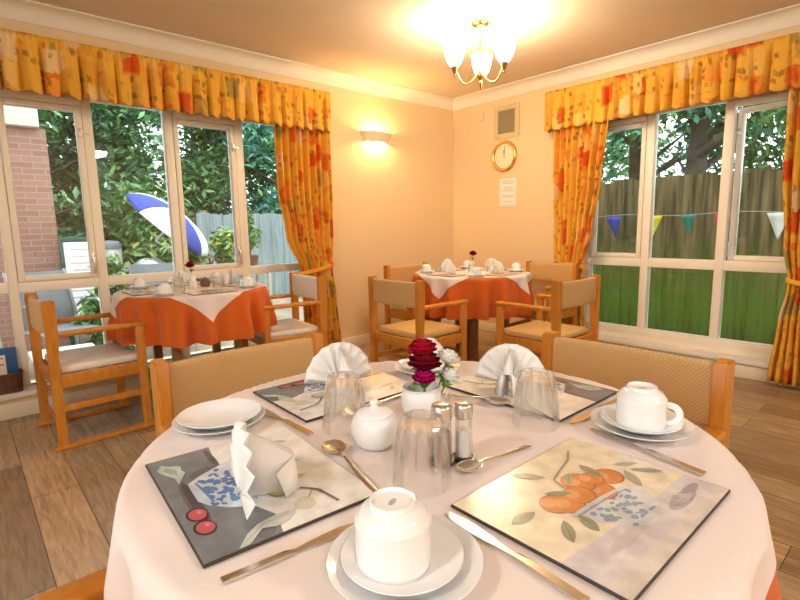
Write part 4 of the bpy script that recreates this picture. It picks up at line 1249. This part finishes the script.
def tree(name, lab, cat, x, y, h, spread, n, size, cols, trunk_r=.09, seed=1, low=.25, lean=(0, 0), group=None, nb=16):
    t = thing(name, lab, cat, (x, y, ZG+.0005), 0, group)
    rnd = random.Random(seed)
    b = MB(); pts = []; rs = []
    for k in range(9):
        s = k/8; pts.append((lean[0]*s+.05*math.sin(3*s+seed), lean[1]*s+.05*math.cos(4*s+seed), h*.85*s)); rs.append(trunk_r*(1-.65*s))
    b.tube(pts, rs, 10)
    for k in range(6):
        s = rnd.uniform(.4, .95); a = rnd.uniform(0, 6.28); L = spread*rnd.uniform(.4, .8)
        p = Vector((lean[0]*s, lean[1]*s, h*.85*s)); q = p+Vector((L*math.cos(a), L*math.sin(a), L*.6))
        b.tube([p, (p+q)/2+Vector((0, 0, -.05)), q], [trunk_r*.4, trunk_r*.25, trunk_r*.1], 6)
    b.build('trunk', M['bark'], t, 60)
    blobs = []
    for k in range(nb):
        s = low+(1-low)*rnd.random()
        a = rnd.uniform(0, 6.28); rad = spread*math.sqrt(rnd.random())*(1.0-.4*abs(s-.5))
        blobs.append((lean[0]*s+rad*math.cos(a), lean[1]*s+rad*math.sin(a), h*s, rnd.uniform(.28, .5)*spread))
    leaf_mesh('foliage', blobs, n, size, cols, t, seed)
    return t
GT = 'trees beyond the garden fence'
tree('garden_tree', 'dark leafy tree rising behind the notice board', 'tree', 1.0, 9.9, 4.6, 1.5, 12000, .088, DARK+MID[:2], .12, 3, .2)
tree('garden_tree', 'dense green tree left of the brick building corner', 'tree', 2.4, 10.6, 5.2, 1.7, 12000, .092, DARK+MID, .14, 5, .15)
tree('garden_tree', 'pale silver-leaved tree in the middle of the left window', 'tree', 2.35, 9.7, 3.6, .8, 4200, .07, PALE, .07, 7, .45)
tree('garden_tree', 'mid green tree above the parasol in the left window', 'tree', 4.0, 10.8, 5.0, 1.7, 12000, .092, MID+DARK[:2], .13, 9, .15)
tree('garden_tree', 'blue-green tree seen beside the left window curtain', 'tree', 5.4, 9.9, 5.0, 1.7, 12000, .092, BLUEG+MID[:1], .13, 11, .2)
tree('garden_tree', 'dark tree at the far right of the left garden', 'tree', 7.2, 10.8, 5.2, 1.8, 8000, .09, DARK+BLUEG, .13, 12, .15)
tree('garden_tree', 'dark tree at the far left behind the brick building', 'tree', -1.5, 11.5, 5.6, 1.9, 8000, .1, DARK+MID, .15, 13, .15)
tree('garden_shrub', 'dark green shrub close behind the notice board', 'shrub', 1.05, 8.1, 1.9, .62, 2600, .085, DARK+MID[:1], .04, 15, .2)
tree('garden_shrub', 'fresh green shrub below the pale tree by the fence', 'shrub', 1.75, 8.4, 1.75, .6, 2400, .085, MID, .04, 16, .15)
tree('garden_shrub', 'yellow-green grassy shrub behind the garden table', 'shrub', 2.2, 8.2, 1.05, .6, 2200, .08, MID+[(.36, .42, .12), (.30, .34, .12)], .03, 18, .1)
tree('flowering_shrub', 'shrub with yellow flowers right of the parasol', 'shrub', 2.62, 7.05, 1.18, .42, 2600, .06, MID+MID+[(.30, .45, .08)]+YEL, .03, 19, .12)
tree('garden_shrub', 'low leafy plant beside the paving outside the lower left pane', 'shrub', .98, 5.35, .62, .24, 900, .05, MID+[(.2, .45, .12)], .015, 20, .2)
tree('garden_shrub', 'light green plant in front of the white bin', 'shrub', 1.22, 5.75, .95, .24, 800, .05, [(.30, .48, .10), (.42, .55, .12)]+MID, .015, 22, .3)
# trees over the right-hand fence
tree('garden_tree', 'tree with a broad dark trunk in the middle of the right window', 'tree', 7.3, 2.42, 5.2, 1.5, 6500, .08, MID+PALE[:1], .18, 25, .62, nb=14)
tree('garden_tree', 'tree with a slim trunk at the left of the right window', 'tree', 7.5, 3.30, 4.8, 1.3, 5500, .08, MID+BLUEG, .13, 27, .4, nb=14)
tree('garden_tree', 'leaning tree at the right of the right window', 'tree', 7.2, 1.75, 4.6, 1.2, 5500, .08, DARK+MID, .10, 29, .5, lean=(-.2, -1.1), nb=14)
tree('garden_tree', 'leafy green tree further back over the board fence', 'tree', 10.5, 3.4, 5.6, 2.2, 9500, .09, MID+PALE, .16, 31, .3, nb=16)
tree('garden_tree', 'dark leafy tree at the far right over the board fence', 'tree', 9.6, 1.0, 5.4, 2.0, 8500, .09, DARK+MID, .16, 33, .25, nb=18)

# neighbouring wing in red brick with a cream fascia
t = thing('brick_building', 'red brick building wing with cream fascia at the left of the garden', 'building', (-1.2, 7.0, ZG+.0005))
b = MB(); b.box(-3.0, 2.04, -.45, 2.5, 0, 2.33); b.build('brick_wall', M['brick'], t, 0)
b = MB(); b.box(-3.2, 1.98, -.55, 2.6, 2.33, 2.95, .01); b.build('fascia', M['fascia'], t, 0)
b = MB(); b.prism([(-1.1, 0), (2.9, 0), (.9, 1.4)], -3.2, 2.05, 0, Matrix.Translation((0, 0, 2.95)) @ Matrix(((0, 0, 1, 0), (1, 0, 0, 0), (0, 1, 0, 0), (0, 0, 0, 1)))); b.build('roof', M['bark'], t, 0)
# A-board
def a_board(name, lab, x, y, w, h, rz, lines):
    t = thing(name, lab, 'sign', (x, y, ZG+.0005), rz)
    for s in (-1, 1):
        b = MB(); T = Matrix.Rotation(R(9)*s, 4, 'X')
        T = Matrix.Translation((0, .0, h)) @ T @ Matrix.Translation((0, 0, -h))
        b.box(-w/2, w/2, -.012, .012, .14, h-.03, .004, 2, 0, T); b.build('panel', M['white'], t)
        b = MB()
        for e in (-1, 1): b.box(e*w/2-.018, e*w/2+.018, -.018, .018, .0+.012, h, .004, 2, 0, T)
        b.box(-w/2, w/2, -.02, .02, h-.055, h, .004, 2, 0, T); b.build('board_frame', M['darkgreen'], t)
    b = MB(); r = random.Random(4)
    T = Matrix.Translation((0, 0, h)) @ Matrix.Rotation(R(-9), 4, 'X') @ Matrix.Translation((0, 0, -h))
    for k in range(lines): 
        ww = r.uniform(.22, .40)*w; z = h-.14-k*.075
        b.box(-ww, ww, -.0145, -.012, z-.008, z+.008, 0, 1, 0, T)
    b.build('writing_lines', M['faint'], t, 0)
    return t
a_board('notice_board', 'white notice board with dark green frame standing outside the left window', 1.02, 6.5, .33, 1.20, R(-5), 8)
# white bin
t = thing('garden_bin', 'white bin with a dark lid behind the garden table', 'bin', (1.36, 6.75, ZG+.0005))
b = MB(); b.lathe([(0, 0), (.10, 0), (.115, .1), (.13, 1.05), (0, 1.05)], 24); b.build('bin_body', M['white'], t, 50)
b = MB(); b.lathe([(0, 1.05), (.138, 1.05), (.138, 1.10), (.10, 1.14), (0, 1.15)], 24); b.build('lid', M['mesh_sling'], t, 50)
# garden table + parasol
t = thing('garden_table', 'grey garden table outside the left window with white things on it', 'table', (1.80, 6.35, ZG+.0005))
b = MB(); b.lathe([(0, .80), (.42, .80), (.43, .81), (.43, .825), (.42, .83), (0, .83)], 40); b.build('tabletop', M['tabletop_g'], t, 50)
for k in range(4):
    a = k*PI/2+.4; b = MB(); b.tube([(.36*math.cos(a), .36*math.sin(a), 0), (.30*math.cos(a), .30*math.sin(a), .80)], .018, 8); b.build('leg', M['alu'], t, 60)
t = thing('folded_cover', 'rumpled grey cover lying on the garden table', 'cover', (1.68, 6.30, ZG+.8315))
b = MB()
def cov(u, v):
    a = 2*PI*u; rr = .17*v; return Vector((rr*1.3*math.cos(a), rr*math.sin(a), .11*(1-v*v)*(1+.25*math.sin(3*a)*v)))
b.grid(cov, 28, 8, closed=True); b.build('cloth', M['alu'], t, 60)
t = thing('parasol_foot', 'small white parasol foot standing on the garden table', 'parasol foot', (2.0, 6.32, ZG+.8315))
b = MB(); b.lathe([(0, 0), (.09, 0), (.095, .02), (.06, .05), (.03, .07), (.026, .14), (0, .14)], 24); b.build('foot', M['white'], t, 50)  # modelled as the parasol's base, set apart on the table
t = thing('parasol', 'blue and white striped parasol tilted over outside the left window', 'parasol', (2.16, 6.62, ZG+.0005))
# canopy axis tilted far over
r_ = Vector((.955, -.297, 0)); vw = Vector((.297, .955, 0))
ax = (r_*.66+Vector((0, 0, 1))*.73-vw*.17).normalized()
c0 = Vector((2.05, 6.72, 1.21))-Vector(t.location)      # centre of the rim
e1 = ax.cross(vw).normalized(); e2 = ax.cross(e1).normalized()
RP = .60; SAG = .23
for k in range(8):
    b = MB()
    def pan(u, v):
        a = (k+u)*PI/4+R(12); s = v
        rad = RP*math.sin(s*R(78))/math.sin(R(78))
        scal = 1-.045*math.sin(PI*u)*s
        h = SAG*(math.cos(s*R(78))-math.cos(R(78)))/(1-math.cos(R(78)))
        return c0+e1*(rad*scal*math.cos(a))+e2*(rad*scal*math.sin(a))+ax*h
    b.grid(pan, 8, 10); o = b.build('canopy_panel', M['canvas'] if k % 2 else M['blue'], t, 60)
    o.modifiers.new('thickness', 'SOLIDIFY').thickness = .004
    o['label'] = 'white canopy panel' if k % 2 else 'blue canopy panel'
b = MB(); top = c0+ax*SAG; low = c0-ax*.25
b.tube([(0, 0, 0), (0, 0, .9), low, top+ax*.05], .017, 10); b.build('pole', M['white'], t, 60)
b = MB()
for k in range(8):
    a = k*PI/4+R(12); p = c0+e1*(RP*.97*math.cos(a))+e2*(RP*.97*math.sin(a)); m_ = c0+e1*(RP*.55*math.cos(a))+e2*(RP*.55*math.sin(a))+ax*SAG*.72
    b.tube([p, m_, top-ax*.01], .006, 6)
b.build('ribs', M['alu'], t, 60)
b = MB(); b.lathe([(0, 0), (.22, 0), (.22, .05), (.05, .08), (.03, .2), (0, .2)], 28); b.build('base', M['white'], t, 50)
# flower pot on a plinth table beside the pale fence
t = thing('plant_stand', 'low garden stand carrying the brown pot', 'stand', (2.95, 6.35, ZG+.0005))
b = MB(); b.box(-.2, .2, -.2, .2, .70, .74, .005); b.build('stand_top', M['fascia'], t)
for sx in (-1, 1):
    for sy in (-1, 1): b = MB(); b.box(sx*.17-.02, sx*.17+.02, sy*.17-.02, sy*.17+.02, 0, .70, .003); b.build('leg', M['fascia'], t)
t = thing('flower_pot', 'brown glazed pot on the stand outside the left window', 'pot', (2.95, 6.35, ZG+.7415))
b = MB(); b.lathe([(0, 0), (.07, 0), (.085, .02), (.10, .12), (.108, .16), (.098, .165), (.09, .14), (0, .13)], 28); b.build('pot_body', M['terracotta'], t, 50)
t = thing('pot_plant', 'leafy green plant growing in the brown pot', 'plant', (2.95, 6.35, ZG+.7415+.131))
b = MB(); b.tube([(0, 0, 0), (0, .01, .18), (.01, 0, .34)], [.012, .009, .004], 7); b.build('stem', M['bark'], t)
leaf_mesh('foliage', [(0, 0, .22, .12), (.06, .02, .34, .11), (-.06, .0, .42, .1), (0, .03, .5, .09)], 420, .045, MID+[(.3, .5, .12)], t, 41)
# garden chairs near the glass
def garden_chair(x, y, rz, lab):
    t = thing('garden_chair', lab, 'chair', (x, y, ZG+.0005), rz, 'metal garden chairs')
    for s in (-1, 1):
        b = MB(); pts = [(.26*s, .24, .012), (.26*s, .25, .35), (.26*s, .23, .60), (.26*s, .10, .66), (.26*s, -.12, .64), (.26*s, -.22, .58)]
        b.tube(pts, .013, 8); b.tube([(.26*s, -.30, .012), (.25*s, -.22, .45), (.24*s, -.34, .92)], .013, 8); b.build('side_frame', M['alu'], t, 60)
    b = MB(); b.box(-.24, .24, -.24, .22, .40, .415, .004); b.build('seat', M['mesh_sling'], t)
    b = MB(); b.box(-.24, .24, -.008, .008, 0, .48, .004, 2, 0, Matrix.Translation((0, -.235, .44)) @ Matrix.Rotation(R(14), 4, 'X')); b.build('backrest', M['mesh_sling'], t)
    return t
garden_chair(.62, 5.15, R(200), 'grey metal garden chair just outside the lower left panes')
garden_chair(-.15, 5.1, R(150), 'grey metal garden chair outside the left-most pane')
garden_chair(1.5, 5.35, R(170), 'grey metal garden chair outside behind the window table')
t = thing('low_table', 'white low garden table outside the lower left pane', 'table', (.55, 4.62, ZG+.0005))
b = MB(); b.box(-.22, .22, -.18, .18, .30, .33, .006); b.build('tabletop', M['white'], t)
for sx in (-1, 1):
    for sy in (-1, 1): b = MB(); b.tube([(sx*.2, sy*.16, .012), (sx*.12, sy*.10, .31)], .014, 8); b.build('leg', M['white'], t, 60)

# bunting in front of the right fence
XB = 5.35
st = MB(); pts = []
for k in range(31):
    y = 4.2-4.4*k/30; pts.append((XB, y, 1.222-.012*math.sin(k*.9)))
st.tube(pts, .004, 6); o = st.build('bunting_string', M['rope'], None, 60); tag(o, 'grey string stretched along the board fence outside the right window', 'string')
k_ = XB/5.5
for nm, y, w, h, col, lab in (('blue', 2.53, .145, .195, (.06, .09, .55), 'blue triangular bunting flag at the left of the right window'),
                              ('yellow', 2.11, .135, .19, (.75, .62, .03), 'yellow triangular bunting flag beside the left mullion of the right window'),
                              ('teal', 1.80, .125, .17, (.02, .22, .20), 'dark teal triangular bunting flag in the middle of the right window'),
                              ('red', 1.50, .13, .18, (.70, .03, .06), 'red triangular bunting flag beside the open casement'),
                              ('white', 1.08, .155, .21, (.74, .80, .84), 'white triangular bunting flag in the right casement')):
    fm = mat('flag_'+nm, col, .7)
    b = MB(); n = 6; y0_ = y; V = []
    for i in range(n+1):
        s = i/n; hw_ = w*.56*(1-s)
        V.append([b.bm.verts.new((XB-.006+.012*math.sin(s*3+y*7)*s, y0_+e*hw_+.03*s*math.sin(y*9), 1.213-h*1.12*s)) for e in (-1, 0, 1)])
    for i in range(n):
        for j in range(2): 
            q = (V[i][j], V[i][j+1], V[i+1][j+1], V[i+1][j]); b.bm.faces.new(q)
    bmesh.ops.remove_doubles(b.bm, verts=b.bm.verts, dist=1e-5)
    o = b.build('bunting_flag', fm, None, 60); o.modifiers.new('thickness', 'SOLIDIFY').thickness = .002
    tag(o, lab, 'flag', 'bunting flags')

# ------------------------------------------------------------------ lights
def point(name, loc, col, power, rad=.05):
    l = bpy.data.lights.new(name, 'POINT'); l.energy = power; l.color = col; l.shadow_soft_size = rad
    o = bpy.data.objects.new(name, l); COL.objects.link(o); o.location = loc; return o
def add_fill_dome(x, y, lab):
    """opal ceiling dome added out of view as fill light"""
    t = thing('fill_dome', lab, 'ceiling light', (x, y, ZC-.0005), 0, 'added fill domes')
    b = MB(); b.lathe([(0, 0), (.20, 0), (.205, -.02), (.19, -.03), (0, -.03)], 36); b.build('dome_base', M['white'], t, 50)
    b = MB(); b.lathe([(.185, -.031), (.175, -.06), (.13, -.10), (.06, -.12), (0, -.124)], 36); b.build('dome_shade', M['dome'], t, 60)
    return t
M['dome'] = emit('fill_dome_glow', (1.0, .97, .95), 90)  # glow of the added domes, front fill from behind the camera
add_fill_dome(1.9, -1.7, 'added opal fill dome behind and right of the viewer')
add_fill_dome(-.7, -1.9, 'added opal fill dome straight behind the viewer')
add_fill_dome(-1.7, .7, 'added opal fill dome left of the near table')

w = bpy.data.worlds.new('overcast'); bpy.context.scene.world = w; w.use_nodes = True
n = w.node_tree.nodes; l = w.node_tree.links
bg = n['Background']; bg.inputs['Color'].default_value = (.86, .94, 1.0, 1); bg.inputs['Strength'].default_value = 4.6

# ------------------------------------------------------------------ camera
cd = bpy.data.cameras.new('camera'); cam = bpy.data.objects.new('camera', cd); COL.objects.link(cam)
az, pit, roll = R(48.498), R(8.383), R(1.0157)
f = Vector((math.cos(az)*math.cos(pit), math.sin(az)*math.cos(pit), -math.sin(pit)))
r0 = Vector((math.sin(az), -math.cos(az), 0)); d0 = f.cross(r0)
rr = r0*math.cos(roll)+d0*math.sin(roll); dd = -r0*math.sin(roll)+d0*math.cos(roll)
m = Matrix((rr, -dd, -f)).transposed().to_4x4(); m.translation = Vector((0, 0, 1.15))
cam.matrix_world = m
cd.sensor_width = 36; cd.lens = 497.15/800*36; cd.clip_start = .02
sc = bpy.context.scene; sc.camera = cam
vs = sc.view_settings; vs.view_transform = 'Standard'; vs.look = 'None'; vs.gamma = 1; vs.exposure = 0.25; vs.use_curve_mapping = False
